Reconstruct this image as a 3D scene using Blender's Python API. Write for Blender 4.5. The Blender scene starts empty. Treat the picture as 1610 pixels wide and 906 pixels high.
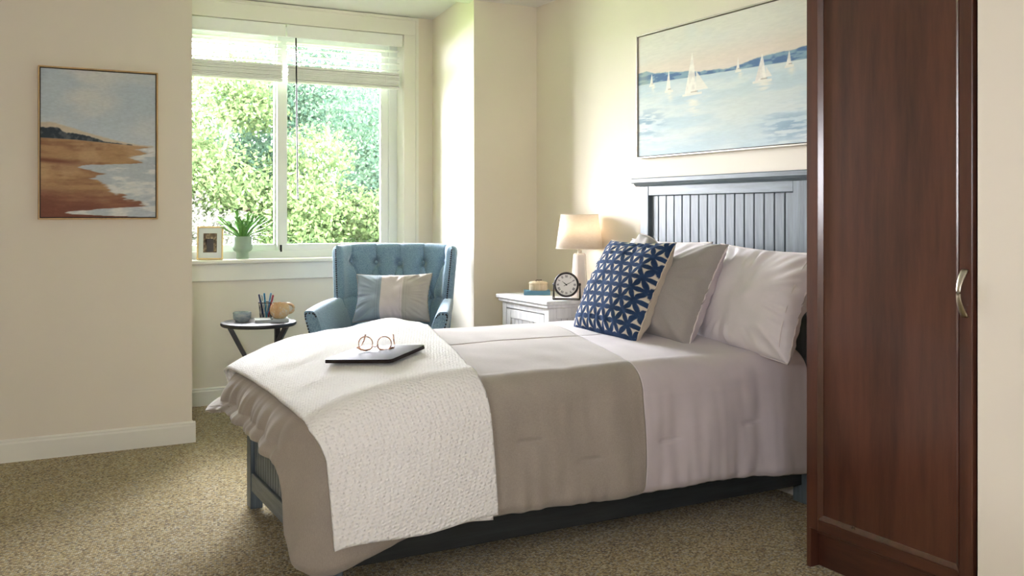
import bpy, bmesh, math, random
import numpy as np
from mathutils import Vector, Matrix, noise as mnoise

random.seed(7)
RNG = np.random.default_rng(7)
SC = bpy.context.scene
COL = SC.collection
R_ = math.radians
PI = math.pi

# ------------------------------------------------------------------ camera
YAW = 28.57
cam_d = bpy.data.cameras.new('camera')
cam = bpy.data.objects.new('camera', cam_d)
COL.objects.link(cam)
cam.location = (0, 0, 1.2)
cam.rotation_euler = (R_(90), 0, R_(-YAW))
cam_d.sensor_width = 36.0
cam_d.sensor_fit = 'HORIZONTAL'
cam_d.lens = 1515.0 / 1610.0 * 36.0
cam_d.shift_y = -(453.0 - 335.0) / 1610.0
cam_d.clip_start = 0.05
SC.camera = cam

# ------------------------------------------------------------------ world, sun, light, exposure
world = bpy.data.worlds.new('sky')
SC.world = world
world.use_nodes = True
bgn = world.node_tree.nodes['Background']
bgn.inputs[0].default_value = (0.925, 0.928, 1.0, 1)
bgn.inputs[1].default_value = 76.0

sun_d = bpy.data.lights.new('sun', 'SUN')
sun = bpy.data.objects.new('sun', sun_d)
COL.objects.link(sun)
sun_d.energy = 12.0
sun_d.angle = R_(1.0)
sun_d.color = (1.0, 0.95, 0.84)
sun.rotation_euler = Vector((-0.75, 0.0, -0.66)).to_track_quat('-Z', 'Y').to_euler()


def portal(name, loc, rot, sx, sy):
    d = bpy.data.lights.new(name, 'AREA')
    d.shape = 'RECTANGLE'
    d.size, d.size_y = sx, sy
    d.cycles.is_portal = True
    o = bpy.data.objects.new(name, d)
    o.location = loc
    o.rotation_euler = rot
    COL.objects.link(o)


# portals only tell the sampler where the sky comes in; they emit nothing themselves
portal('sky_portal', (1.74, 6.36, 1.70), (R_(-90), 0, 0), 1.56, 1.62)
portal('sky_portal', (-1.66, 0.2, 1.5), (0, R_(-90), 0), 0.7, 0.4)
portal('sky_portal', (-0.65, -1.66, 1.5), (R_(90), 0, 0), 0.62, 0.62)

SC.view_settings.view_transform = 'Standard'
SC.view_settings.look = 'None'
SC.view_settings.gamma = 1.0
SC.view_settings.use_curve_mapping = False
SC.view_settings.exposure = 0.12
SC.cycles.use_denoising = True
SC.cycles.max_bounces = 10
SC.cycles.diffuse_bounces = 6
SC.cycles.transparent_max_bounces = 12
SC.cycles.sample_clamp_indirect = 8.0


# ------------------------------------------------------------------ colour and material helpers
def lin(c):
    c = c / 255.0
    return c / 12.92 if c <= 0.04045 else ((c + 0.055) / 1.055) ** 2.4


def rgb(r, g, b):
    return (lin(r), lin(g), lin(b), 1.0)


class Mat:
    """small node-graph wrapper around one Principled material"""
    def __init__(self, name, color=(0.8, 0.8, 0.8, 1), rough=0.6, spec=0.4, metal=0.0):
        self.m = bpy.data.materials.new(name)
        self.m.use_nodes = True
        self.nt = self.m.node_tree
        self.p = self.nt.nodes['Principled BSDF']
        self.set(color, rough, spec, metal)
        self._co = None

    def set(self, color, rough, spec, metal):
        self.p.inputs['Base Color'].default_value = color
        self.p.inputs['Roughness'].default_value = rough
        self.p.inputs['Specular IOR Level'].default_value = spec
        self.p.inputs['Metallic'].default_value = metal

    def n(self, kind, **kw):
        nd = self.nt.nodes.new(kind)
        for k, v in kw.items():
            setattr(nd, k, v)
        return nd

    def l(self, a, b):
        self.nt.links.new(a, b)

    def co(self, scale=(1, 1, 1), rot=(0, 0, 0)):
        tc = self.n('ShaderNodeTexCoord')
        mp = self.n('ShaderNodeMapping')
        mp.inputs['Scale'].default_value = scale
        mp.inputs['Rotation'].default_value = rot
        self.l(tc.outputs['Object'], mp.inputs['Vector'])
        return mp.outputs['Vector']

    def noise(self, co, scale=5, detail=4, rough=0.6):
        t = self.n('ShaderNodeTexNoise')
        t.inputs['Scale'].default_value = scale
        t.inputs['Detail'].default_value = detail
        t.inputs['Roughness'].default_value = rough
        self.l(co, t.inputs['Vector'])
        return t.outputs['Fac']

    def ramp(self, fac, stops):
        r = self.n('ShaderNodeValToRGB')
        el = r.color_ramp.elements
        while len(el) < len(stops):
            el.new(0.5)
        for e, (pos, c) in zip(el, stops):
            e.position = pos
            e.color = c
        self.l(fac, r.inputs['Fac'])
        return r.outputs['Color']

    def mix(self, fac, a, b, mode='MIX'):
        m = self.n('ShaderNodeMix', data_type='RGBA', blend_type=mode)
        for sock, v in ((m.inputs[0], fac), (m.inputs[6], a), (m.inputs[7], b)):
            if hasattr(v, 'is_linked'):
                self.l(v, sock)
            else:
                sock.default_value = v
        return m.outputs[2]

    def color(self, sock):
        self.l(sock, self.p.inputs['Base Color'])

    def bump(self, h, strength=0.3, dist=0.002):
        b = self.n('ShaderNodeBump')
        b.inputs['Strength'].default_value = strength
        b.inputs['Distance'].default_value = dist
        self.l(h, b.inputs['Height'])
        prev = self.p.inputs['Normal']
        if prev.is_linked:
            self.l(prev.links[0].from_socket, b.inputs['Normal'])
        self.l(b.outputs['Normal'], prev)

    def sheen(self, w=0.3, rough=0.5):
        self.p.inputs['Sheen Weight'].default_value = w
        self.p.inputs['Sheen Roughness'].default_value = rough


def scale_rgb(c, k):
    return (min(c[0] * k, 1), min(c[1] * k, 1), min(c[2] * k, 1), 1)


def m_plain(name, c, rough=0.6, spec=0.4, metal=0.0, var=0.05, vscale=6.0, bump=0.0, bscale=80.0):
    m = Mat(name, c, rough, spec, metal)
    co = m.co()
    if var:
        m.color(m.ramp(m.noise(co, vscale, 5), [(0.3, scale_rgb(c, 1 - var)), (0.7, scale_rgb(c, 1 + var))]))
    if bump:
        m.bump(m.noise(co, bscale, 3), bump, 0.001)
    return m.m


def m_wood(name, dark, light, rough=0.4, along='Z', scale=9.0, spec=0.4, coat=0.0, bump=0.15, stretch=14.0):
    m = Mat(name, light, rough, spec)
    s = {'X': (1, stretch, stretch), 'Y': (stretch, 1, stretch), 'Z': (stretch, stretch, 1)}[along]
    co = m.co(scale=s)
    n1 = m.noise(co, scale * 0.35, 8, 0.7)
    n2 = m.noise(m.co(scale=tuple(0.25 * k for k in s)), scale * 0.5, 3, 0.5)
    c1 = m.ramp(n1, [(0.32, dark), (0.68, light)])
    c2 = m.ramp(n2, [(0.25, scale_rgb(dark, 0.8)), (0.75, scale_rgb(light, 1.1))])
    m.color(m.mix(0.4, c1, c2))
    m.bump(n1, bump, 0.001)
    if coat:
        m.p.inputs['Coat Weight'].default_value = coat
        m.p.inputs['Coat Roughness'].default_value = 0.17
    return m.m


def m_weave(name, c, var=0.12, scale=420.0, bump=0.25, rough=0.9, sheen=0.25, heather=0.0):
    """woven cloth: crossed threads, soft tone drift"""
    m = Mat(name, c, rough, 0.15)
    n_lo = m.noise(m.co(), 9, 4)
    nx = m.noise(m.co(scale=(1, 8, 8)), scale * 0.35, 2)
    nz = m.noise(m.co(scale=(8, 8, 1)), scale * 0.35, 2)
    a = m.ramp(nx, [(0.35, scale_rgb(c, 1 - var - heather)), (0.65, scale_rgb(c, 1 + var + heather))])
    b = m.ramp(nz, [(0.35, scale_rgb(c, 1 - var - heather)), (0.65, scale_rgb(c, 1 + var + heather))])
    t = m.mix(0.5, a, b)
    lo = m.ramp(n_lo, [(0.3, (0.93, 0.93, 0.93, 1)), (0.7, (1, 1, 1, 1))])
    m.color(m.mix(1.0, t, lo, 'MULTIPLY'))
    m.bump(m.noise(m.co(), scale, 2), bump, 0.0008)
    m.sheen(sheen)
    return m.m


def m_vcol(name, rough=0.7, bump=0.15, bscale=300.0, spec=0.2, weave=0.0):
    m = Mat(name, (1, 1, 1, 1), rough, spec)
    a = m.n('ShaderNodeVertexColor', layer_name='paint')
    col = a.outputs['Color']
    if weave:
        t = m.ramp(m.noise(m.co(), 380, 2), [(0.3, (1 - weave,) * 3 + (1,)), (0.7, (1, 1, 1, 1))])
        col = m.mix(1.0, col, t, 'MULTIPLY')
    m.color(col)
    if bump:
        m.bump(m.noise(m.co(), bscale, 3), bump, 0.001)
    return m.m


# ------------------------------------------------------------------ mesh helpers
def link(o, parent=None):
    COL.objects.link(o)
    if parent is not None:
        o.parent = parent
    return o


def finish(name, me, mat, parent=None, smooth=None):
    if isinstance(mat, (list, tuple)):
        for k in mat:
            me.materials.append(k)
    else:
        me.materials.append(mat)
    if smooth is not None:
        me.polygons.foreach_set('use_smooth', [True] * len(me.polygons))
        if smooth < 179:
            me.set_sharp_from_angle(angle=R_(smooth))
    me.update()
    return link(bpy.data.objects.new(name, me), parent)


def obj(name, bm, mat, parent=None, smooth=None):
    bmesh.ops.recalc_face_normals(bm, faces=bm.faces)
    me = bpy.data.meshes.new(name)
    bm.to_mesh(me)
    bm.free()
    return finish(name, me, mat, parent, smooth)


def pyobj(name, verts, faces, mat, parent=None, smooth=None, fix=False):
    me = bpy.data.meshes.new(name)
    me.from_pydata([tuple(v) for v in verts], [], faces)
    if fix:
        bm = bmesh.new()
        bm.from_mesh(me)
        bmesh.ops.recalc_face_normals(bm, faces=bm.faces)
        bm.to_mesh(me)
        bm.free()
    return finish(name, me, mat, parent, smooth)


def B():
    return bmesh.new()


def box(bm, x0, x1, y0, y1, z0, z1, bev=0.0, seg=1, mtx=None):
    r = bmesh.ops.create_cube(bm, size=1.0)
    vs = r['verts']
    for v in vs:
        v.co = Vector(((x0 + x1) / 2 + v.co.x * (x1 - x0), (y0 + y1) / 2 + v.co.y * (y1 - y0), (z0 + z1) / 2 + v.co.z * (z1 - z0)))
    if bev:
        es = list({e for v in vs for e in v.link_edges})
        r2 = bmesh.ops.bevel(bm, geom=es, offset=bev, segments=seg, affect='EDGES', profile=0.5)
        vs = list({v for f in r2['faces'] for v in f.verts} | {v for v in vs if v.is_valid})
    if mtx is not None:
        bmesh.ops.transform(bm, matrix=mtx, verts=[v for v in vs if v.is_valid])
    return bm


def boxo(name, dims, mat, parent=None, bev=0.002, seg=1, mtx=None):
    return obj(name, box(B(), *dims, bev=bev, seg=seg, mtx=mtx), mat, parent)


def lathe(bm, prof, n=32, center=(0, 0, 0), close=True):
    """prof: list of (r,z); ends on the axis are capped"""
    cx, cy, cz = center
    rings = []
    for r, z in prof:
        if r < 1e-6:
            rings.append([bm.verts.new((cx, cy, cz + z))])
        else:
            rings.append([bm.verts.new((cx + r * math.cos(2 * PI * k / n), cy + r * math.sin(2 * PI * k / n), cz + z)) for k in range(n)])
    for a, b in zip(rings[:-1], rings[1:]):
        for k in range(n):
            k2 = (k + 1) % n
            if len(a) == 1 and len(b) == 1:
                continue
            if len(a) == 1:
                bm.faces.new((a[0], b[k], b[k2]))
            elif len(b) == 1:
                bm.faces.new((a[k], a[k2], b[0]))
            else:
                bm.faces.new((a[k], a[k2], b[k2], b[k]))
    return bm


def tube(bm, pts, r, n=8, closed=False, flat=None):
    pts = [Vector(p) for p in pts]
    m = len(pts)
    rr = r if isinstance(r, (list, tuple)) else [r] * m
    rings = []
    up0 = Vector((0, 0, 1))
    for i, p in enumerate(pts):
        if closed:
            t = pts[(i + 1) % m] - pts[i - 1]
        else:
            t = pts[min(i + 1, m - 1)] - pts[max(i - 1, 0)]
        t.normalize()
        a = t.cross(up0)
        if a.length < 1e-3:
            a = t.cross(Vector((1, 0, 0)))
        a.normalize()
        b = t.cross(a).normalized()
        fx, fy = flat if flat else (1, 1)
        rings.append([bm.verts.new(p + rr[i] * (fx * math.cos(2 * PI * k / n) * a + fy * math.sin(2 * PI * k / n) * b)) for k in range(n)])
    rng = range(m if closed else m - 1)
    for i in rng:
        A, Bq = rings[i], rings[(i + 1) % m]
        for k in range(n):
            k2 = (k + 1) % n
            bm.faces.new((A[k], A[k2], Bq[k2], Bq[k]))
    if not closed:
        bm.faces.new(rings[0][::-1])
        bm.faces.new(rings[-1])
    return bm


def prism(bm, poly, axis, a0, a1, bev=0.0):
    """extrude a 2D polygon along an axis"""
    def P(u, v, a):
        return {'X': (a, u, v), 'Y': (u, a, v), 'Z': (u, v, a)}[axis]
    lo = [bm.verts.new(P(u, v, a0)) for u, v in poly]
    hi = [bm.verts.new(P(u, v, a1)) for u, v in poly]
    n = len(poly)
    f = [bm.faces.new(lo[::-1]), bm.faces.new(hi)]
    for k in range(n):
        f.append(bm.faces.new((lo[k], lo[(k + 1) % n], hi[(k + 1) % n], hi[k])))
    if bev:
        es = list({e for q in f for e in q.edges})
        bmesh.ops.bevel(bm, geom=es, offset=bev, segments=2, affect='EDGES', profile=0.5)
    return bm


def grid_faces(nu, nv, off=0, wrap=False):
    fs = []
    for i in range(nu - 1 if not wrap else nu):
        i2 = (i + 1) % nu
        for j in range(nv - 1):
            fs.append((off + i * nv + j, off + i2 * nv + j, off + i2 * nv + j + 1, off + i * nv + j + 1))
    return fs


def empty(name, loc=(0, 0, 0), rz=0.0):
    o = bpy.data.objects.new(name, None)
    o.location = loc
    o.rotation_euler = (0, 0, rz)
    o.empty_display_size = 0.1
    return link(o)


def tag(o, label=None, cat=None, group=None, kind=None):
    for k, v in (('label', label), ('category', cat), ('group', group), ('kind', kind)):
        if v:
            o[k] = v
    return o


def thing(name, label, cat, loc=(0, 0, 0), rz=0.0, group=None):
    return tag(empty(name, loc, rz), label, cat, group)


def struct(o):
    o['kind'] = 'structure'
    return o


def dup(o, parent=None):
    c = o.copy()
    return link(c, parent) if parent is not None else link(c)


# numpy value noise / fbm used for painted canvases and cloth
def vnoise(x, y, seed=0):
    x = np.asarray(x, float)
    y = np.asarray(y, float)
    xi = np.floor(x).astype(np.int64)
    yi = np.floor(y).astype(np.int64)
    xf, yf = x - xi, y - yi

    def h(a, b):
        n = (a * 374761393 + b * 668265263 + seed * 982451653) & 0x7fffffff
        n = ((n ^ (n >> 13)) * 1274126177) & 0x7fffffff
        return ((n ^ (n >> 16)) & 0xffff) / 65535.0
    u = xf * xf * (3 - 2 * xf)
    v = yf * yf * (3 - 2 * yf)
    return (h(xi, yi) * (1 - u) + h(xi + 1, yi) * u) * (1 - v) + (h(xi, yi + 1) * (1 - u) + h(xi + 1, yi + 1) * u) * v


def fbm(x, y, seed=0, octv=4):
    a, s, t = 1.0, 0.0, 0.0
    for k in range(octv):
        s = s + a * vnoise(x * 2 ** k, y * 2 ** k, seed + 17 * k)
        t += a
        a *= 0.5
    return s / t


def sstep(a, b, x):
    t = np.clip((x - a) / (b - a), 0, 1)
    return t * t * (3 - 2 * t)


def lerpc(a, b, t):
    return a * (1 - t[..., None]) + np.asarray(b, float) * t[..., None]


def tolin(c):
    c = np.clip(c / 255.0, 0, 1)
    return np.where(c <= 0.04045, c / 12.92, ((c + 0.055) / 1.055) ** 2.4)


def paint_attr(me, cols_lin):
    at = me.color_attributes.new('paint', 'FLOAT_COLOR', 'POINT')
    c = np.ones((len(me.vertices), 4), np.float32)
    c[:, :3] = cols_lin.reshape(-1, 3)
    at.data.foreach_set('color', c.ravel())


# ------------------------------------------------------------------ materials
WALL = m_plain('wall_paint', rgb(233, 224, 208), 0.75, 0.25, var=0.012, vscale=2.5, bump=0.06, bscale=260)
CEIL = m_plain('ceiling_paint', rgb(238, 238, 234), 0.85, 0.2, var=0.01, bump=0.05, bscale=200)
TRIM = m_plain('trim_paint', rgb(236, 233, 222), 0.4, 0.4, var=0.01)
VINYL = m_plain('window_vinyl', rgb(240, 242, 240), 0.35, 0.4, var=0.0)


def make_carpet():
    m = Mat('loop_carpet', rgb(170, 150, 112), 0.95, 0.1)
    co = m.co(rot=(0, 0, R_(12)))
    vo = m.n('ShaderNodeTexVoronoi', feature='F1')
    vo.inputs['Scale'].default_value = 140.0
    vo.inputs['Randomness'].default_value = 0.55
    m.l(co, vo.inputs['Vector'])
    sep = m.n('ShaderNodeSeparateColor')
    m.l(vo.outputs['Color'], sep.inputs[0])
    c = m.ramp(sep.outputs[0], [(0.0, rgb(96, 78, 42)), (0.3, rgb(166, 143, 88)), (0.6, rgb(194, 175, 120)), (0.85, rgb(216, 206, 170)), (1.0, rgb(168, 166, 156))])
    drift = m.ramp(m.noise(co, 2.2, 3), [(0.3, (0.88, 0.88, 0.88, 1)), (0.7, (1, 1, 1, 1))])
    pit = m.ramp(vo.outputs['Distance'], [(0.25, (1, 1, 1, 1)), (0.75, (0.55, 0.52, 0.46, 1))])
    m.color(m.mix(1.0, m.mix(1.0, c, drift, 'MULTIPLY'), pit, 'MULTIPLY'))
    inv = m.n('ShaderNodeMath', operation='SUBTRACT')
    inv.inputs[0].default_value = 1.0
    m.l(vo.outputs['Distance'], inv.inputs[1])
    m.bump(inv.outputs[0], 0.9, 0.006)
    m.sheen(0.3, 0.5)
    return m.m


CARPET = make_carpet()
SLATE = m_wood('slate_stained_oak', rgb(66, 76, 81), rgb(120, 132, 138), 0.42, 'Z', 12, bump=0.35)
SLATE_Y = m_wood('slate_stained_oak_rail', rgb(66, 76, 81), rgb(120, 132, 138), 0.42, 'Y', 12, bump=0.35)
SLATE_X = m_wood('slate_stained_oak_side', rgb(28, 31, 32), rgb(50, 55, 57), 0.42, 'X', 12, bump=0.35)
CHERRY = m_wood('dark_cherry', rgb(48, 26, 19), rgb(96, 57, 42), 0.28, 'Z', 5, coat=0.5, bump=0.05, stretch=9)
CHERRY_Y = m_wood('dark_cherry_rail', rgb(48, 26, 19), rgb(96, 57, 42), 0.28, 'Y', 5, coat=0.5, bump=0.05, stretch=9)
NICKEL = m_plain('brushed_nickel', rgb(205, 198, 182), 0.3, 0.5, 1.0, var=0.03, vscale=60)
BLACKM = m_plain('black_metal', rgb(34, 31, 30), 0.45, 0.4, 0.3, var=0.08)
BLACKW = m_wood('black_stained_wood', rgb(28, 27, 28), rgb(50, 49, 50), 0.4, 'X', 8, bump=0.1)
WASH = m_wood('whitewashed_wood', rgb(206, 208, 210), rgb(236, 236, 236), 0.55, 'Z', 10, bump=0.2)


# ------------------------------------------------------------------ ROOM  (metres; +X to the bed wall, +Y to the window)
XW, XH = -1.6, 3.026            # side wall with the added fill window, bed wall
YB, Y0, Y1 = -1.6, 5.235, 6.19  # rear wall, main wall, window wall in the alcove
ZC, ZA = 2.49, 2.553            # ceiling, alcove ceiling
AXL = 0.942                     # alcove opening, left edge
AXR, AXR2 = 2.588, 2.737        # alcove right side, front and back

boxf = lambda n, d, m: struct(boxo(n, d, m, bev=0))
boxf('floor', (XW - 0.2, XH + 0.2, YB - 0.2, Y1 + 0.25, -0.1, 0.0), CARPET)
boxf('ceiling', (XW - 0.2, XH + 0.2, YB - 0.2, Y0 + 0.10, ZC, ZC + 0.25), CEIL)
boxf('ceiling_alcove', (AXL - 0.3, XH + 0.2, Y0 + 0.10, Y1 + 0.25, ZA, ZA + 0.2), CEIL)
boxf('wall_bed', (XH, XH + 0.15, YB - 0.2, Y0 + 0.2, 0, ZC), WALL)
boxf('wall_left', (XW - 0.2, AXL, Y0, Y1 + 0.2, 0, ZA), WALL)
struct(obj('wall_alcove_right', prism(B(), [(AXR, Y0), (XH + 0.02, Y0), (XH + 0.02, Y1 + 0.2), (AXR2 + 0.02, Y1 + 0.2), (AXR2, Y1)], 'Z', 0, ZA), WALL))
boxf('wall_closet', (2.425, XH, YB, 1.7385, 0, ZC), WALL)


def wall_hole(name, horiz, h0, h1, z0, z1, wh0, wh1, wz0, wz1, t0, t1, mat):
    """one wall slab with a rectangular opening; horiz = 'X' or 'Y' is the wall's run"""
    hs, zs = [h0, wh0, wh1, h1], [z0, wz0, wz1, z1]
    vs, fs = [], []

    def P(h, t, z):
        return (h, t, z) if horiz == 'X' else (t, h, z)
    idx = {}
    for s, t in enumerate((t0, t1)):
        for i, h in enumerate(hs):
            for k, z in enumerate(zs):
                idx[s, i, k] = len(vs)
                vs.append(P(h, t, z))
    for s in (0, 1):
        for i in range(3):
            for k in range(3):
                if (i, k) != (1, 1):
                    fs.append((idx[s, i, k], idx[s, i + 1, k], idx[s, i + 1, k + 1], idx[s, i, k + 1]))
    for i in range(3):
        for k in (0, 3):
            fs.append((idx[0, i, k], idx[0, i + 1, k], idx[1, i + 1, k], idx[1, i, k]))
            fs.append((idx[0, k, i], idx[0, k, i + 1], idx[1, k, i + 1], idx[1, k, i]))
    for k in (1, 2):
        fs.append((idx[0, 1, k], idx[0, 2, k], idx[1, 2, k], idx[1, 1, k]))
        fs.append((idx[0, k, 1], idx[0, k, 2], idx[1, k, 2], idx[1, k, 1]))
    return struct(pyobj(name, vs, fs, mat, fix=True))


WX0, WX1, WZ0, WZ1 = 0.98, 2.522, 0.905, 2.43     # window opening
wall_hole('wall_window', 'X', AXL - 0.1, 2.95, 0, ZA, WX0, WX1, WZ0, WZ1, Y1, Y1 + 0.2, WALL)
wall_hole('wall_side', 'Y', YB - 0.15, Y0 + 0.1, 0, ZC, 0.0, 0.40, 1.15, 1.85, XW - 0.15, XW, WALL)  # unseen opening added here, sized for the fill light
wall_hole('wall_rear', 'X', XW, XH + 0.2, 0, ZC, -0.96, -0.34, 1.19, 1.81, YB - 0.15, YB, WALL)  # second added opening, also only for fill light on the room

# baseboards with a small eased top
BBP = [(0, 0), (0.016, 0), (0.016, 0.088), (0.012, 0.096), (0.012, 0.103), (0.004, 0.110), (0, 0.110)]


def baseboard(name, x0, x1, ywall):
    return struct(obj(name, prism(B(), [(ywall - a, z) for a, z in BBP], 'X', x0, x1), TRIM))


baseboard('baseboard_left', XW, AXL + 0.016, Y0)
baseboard('baseboard_window', AXL, AXR2, Y1)
baseboard('baseboard_main_right', AXR - 0.01, XH - 0.016, Y0)
struct(obj('baseboard_alcove_left', prism(B(), [(AXL + a, z) for a, z in BBP], 'Y', Y0, Y1 - 0.016), TRIM))
struct(obj('baseboard_bed', prism(B(), [(XH - a, z) for a, z in BBP], 'Y', 2.41, Y0), TRIM))

# ------------------------------------------------------------------ window with casing, sill, sashes and panes
GLASS = Mat('window_glass', (1, 1, 1, 1), 0.02)
_nt = GLASS.nt
_nt.nodes.remove(GLASS.p)
_tr = GLASS.n('ShaderNodeBsdfTransparent')
_gl = GLASS.n('ShaderNodeBsdfGlossy')
_gl.inputs['Roughness'].default_value = 0.02
_fr = GLASS.n('ShaderNodeFresnel')
_fr.inputs['IOR'].default_value = 1.35
_mx = GLASS.n('ShaderNodeMixShader')
_tr.inputs[0].default_value = (0.98, 0.98, 0.98, 1)
GLASS.l(_fr.outputs[0], _mx.inputs[0])
GLASS.l(_tr.outputs[0], _mx.inputs[1])
GLASS.l(_gl.outputs[0], _mx.inputs[2])
GLASS.l(_mx.outputs[0], _nt.nodes['Material Output'].inputs['Surface'])
GLASS = GLASS.m

win = struct(empty('window_1', (1.75, Y1, WZ0)))


def wpart(name, dims, mat=TRIM, bev=0.003, parent=None):
    x0, x1, y0, y1, z0, z1 = dims
    ox, oy, oz = (1.75, Y1, WZ0)
    return boxo(name, (x0 - ox, x1 - ox, y0 - oy, y1 - oy, z0 - oz, z1 - oz), mat, parent or win, bev)


YC = Y1 - 0.018
# casing: flat board with a raised outer band
wpart('casing_side', (2.515, 2.612, YC, Y1, 0.90, 2.515))
wpart('casing_band', (2.600, 2.622, YC - 0.010, Y1, 0.90, 2.545))
wpart('casing_side', (0.945, 0.985, YC, Y1, 0.90, 2.515))
wpart('casing_head', (0.945, 2.612, YC - 0.002, Y1, 2.425, 2.535))
wpart('casing_band', (0.945, 2.622, YC - 0.012, Y1, 2.525, 2.547))
wpart('window_sill', (0.943, 2.66, Y1 - 0.045, Y1 + 0.14, 0.878, 0.906), bev=0.008)
wpart('apron', (0.943, 2.63, Y1 - 0.018, Y1, 0.773, 0.880))
# jamb extension lining the opening
wpart('jamb', (2.512, 2.524, Y1 - 0.004, Y1 + 0.15, 0.90, 2.43))
wpart('jamb', (0.976, 0.988, Y1 - 0.004, Y1 + 0.15, 0.90, 2.43))
wpart('jamb_head', (0.98, 2.52, Y1 - 0.004, Y1 + 0.15, 2.418, 2.432))
# vinyl frame and the two sashes
YF = Y1 + 0.10
wpart('frame_side', (2.452, 2.514, YF, YF + 0.09, 0.905, 2.42), VINYL)
wpart('frame_side', (0.985, 1.04, YF, YF + 0.09, 0.905, 2.42), VINYL)
wpart('frame_head', (0.985, 2.514, YF, YF + 0.09, 2.36, 2.42), VINYL)
wpart('frame_bottom', (0.985, 2.514, YF, YF + 0.09, 0.905, 0.955), VINYL)
for sx0, sx1, yo in ((1.04, 1.715, 0.045), (1.675, 2.452, 0.012)):
    s = wpart('sash', (sx0, sx1, YF + yo, YF + yo + 0.03, 0.950, 0.995), VINYL)
    wpart('sash_rail', (sx0, sx1, YF + yo, YF + yo + 0.03, 2.31, 2.365), VINYL, parent=s)
    wl = 0.045 if sx0 < 1.5 else 0.066
    wr = 0.05 if sx0 < 1.5 else 0.056
    wpart('sash_stile', (sx0, sx0 + wl, YF + yo, YF + yo + 0.03, 0.995, 2.31), VINYL, parent=s)
    wpart('sash_stile', (sx1 - wr, sx1, YF + yo, YF + yo + 0.03, 0.995, 2.31), VINYL, parent=s)
    wpart('pane', (sx0 + wl - 0.004, sx1 - wr + 0.004, YF + yo + 0.012, YF + yo + 0.016, 0.99, 2.315), GLASS, bev=0, parent=s)
wpart('sash_latch', (1.690, 1.702, YF - 0.004, YF + 0.014, 0.945, 0.990), BLACKM, 0.001)

# two unseen windows added behind the camera to let in fill daylight
def fill_window(name, loc, rz, w, h):
    wn = struct(empty(name, loc, rz))
    f = 0.03
    for nm, d in (('frame_side', (-w / 2, -w / 2 + f, 0, h)), ('frame_side', (w / 2 - f, w / 2, 0, h)), ('frame_head', (-w / 2 + f, w / 2 - f, h - f, h)),
                  ('frame_bottom', (-w / 2 + f, w / 2 - f, 0, f)), ('mullion', (-f / 2, f / 2, f, h - f))):
        boxo(nm, (d[0], d[1], 0.04, 0.10, d[2], d[3]), VINYL, wn, 0.003)
    for xa, xb in ((-w / 2 + f, -f / 2), (f / 2, w / 2 - f)):
        boxo('pane', (xa, xb, 0.07, 0.075, f, h - f), GLASS, wn, 0)


fill_window('fill_window_side', (XW, 0.2, 1.15), R_(90), 0.4, 0.7)
fill_window('fill_window_rear', (-0.65, YB, 1.19), R_(180), 0.62, 0.62)

# ------------------------------------------------------------------ blinds
BLIND = m_plain('blind_white', rgb(243, 243, 241), 0.5, 0.3, var=0.02, vscale=20)
WANDM = m_plain('wand_grey', rgb(18, 17, 16), 0.35, 0.5, var=0.0)


def blind(x0, x1, label, wand):
    t = thing('window_blind', label, 'blind', ((x0 + x1) / 2, Y1 + 0.03, WZ0), 0, 'raised blinds in the window')
    cx, oz = (x0 + x1) / 2, WZ0
    hw = (x1 - x0) / 2
    boxo('valance', (-hw, hw, -0.055, -0.043, 2.338 - oz, 2.420 - oz), BLIND, t, 0.003)
    boxo('headrail', (-hw + 0.01, hw - 0.01, -0.035, 0.02, 2.355 - oz, 2.415 - oz), BLIND, t, 0.002)
    bm = B()
    tilt = Matrix.Rotation(R_(-4), 4, 'X')
    box(bm, -hw + 0.012, hw - 0.012, -0.027, 0.027, -0.0018, 0.0018, 0.001)
    bmesh.ops.transform(bm, matrix=tilt, verts=bm.verts)
    s0 = obj('slat', bm, BLIND, t)
    s1 = obj('slat', box(B(), -hw + 0.012, hw - 0.012, -0.027, 0.027, -0.0036, 0.0036, 0.0012), BLIND, t)
    s1.location = (0, 0, 2.158 - oz)
    s0.location = (0, 0, 2.312 - oz)
    zs = [2.268, 2.224, 2.181] + [2.1485 - 0.0092 * k for k in range(9)]
    for k, z in enumerate(zs):
        s = dup(s0 if k < 3 else s1, t)
        s.location = (random.uniform(-0.003, 0.003), random.uniform(-0.004, 0.004), z - oz)
        s.rotation_euler = (R_(random.uniform(-4, 3)) if k > 2 else 0, R_(random.uniform(-0.12, 0.12)), 0)
    boxo('bottom_rail', (-hw + 0.010, hw - 0.010, -0.028, 0.028, 2.052 - oz, 2.068 - oz), BLIND, t, 0.004)
    for fx in (-0.72, 0.0, 0.72):
        obj('ladder_cord', tube(B(), [(fx * hw, -0.030, 2.345 - oz), (fx * hw, -0.031, 2.06 - oz)], 0.0016, 6), BLIND, t)
    if wand:
        obj('wand', tube(B(), [(-hw + 0.055, -0.062, 2.335 - oz), (-hw + 0.066, -0.064, 1.29 - oz)], 0.005, 8), WANDM, t)
    return t


blind(0.995, 1.693, 'raised white slatted blind over the left window sash', False)
blind(1.703, 2.502, 'raised white slatted blind with grey wand over the right sash', True)

# ------------------------------------------------------------------ BED
bed = thing('bed', 'slate grey wooden panel bed with beadboard headboard and footboard', 'bed', (1.95, 3.47, 0))
BX, BY = 1.95, 3.47


def bpart(name, d, mat, parent=None, bev=0.003):
    x0, x1, y0, y1, z0, z1 = d
    return boxo(name, (x0 - BX, x1 - BX, y0 - BY, y1 - BY, z0, z1), mat, parent or bed, bev)


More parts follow.
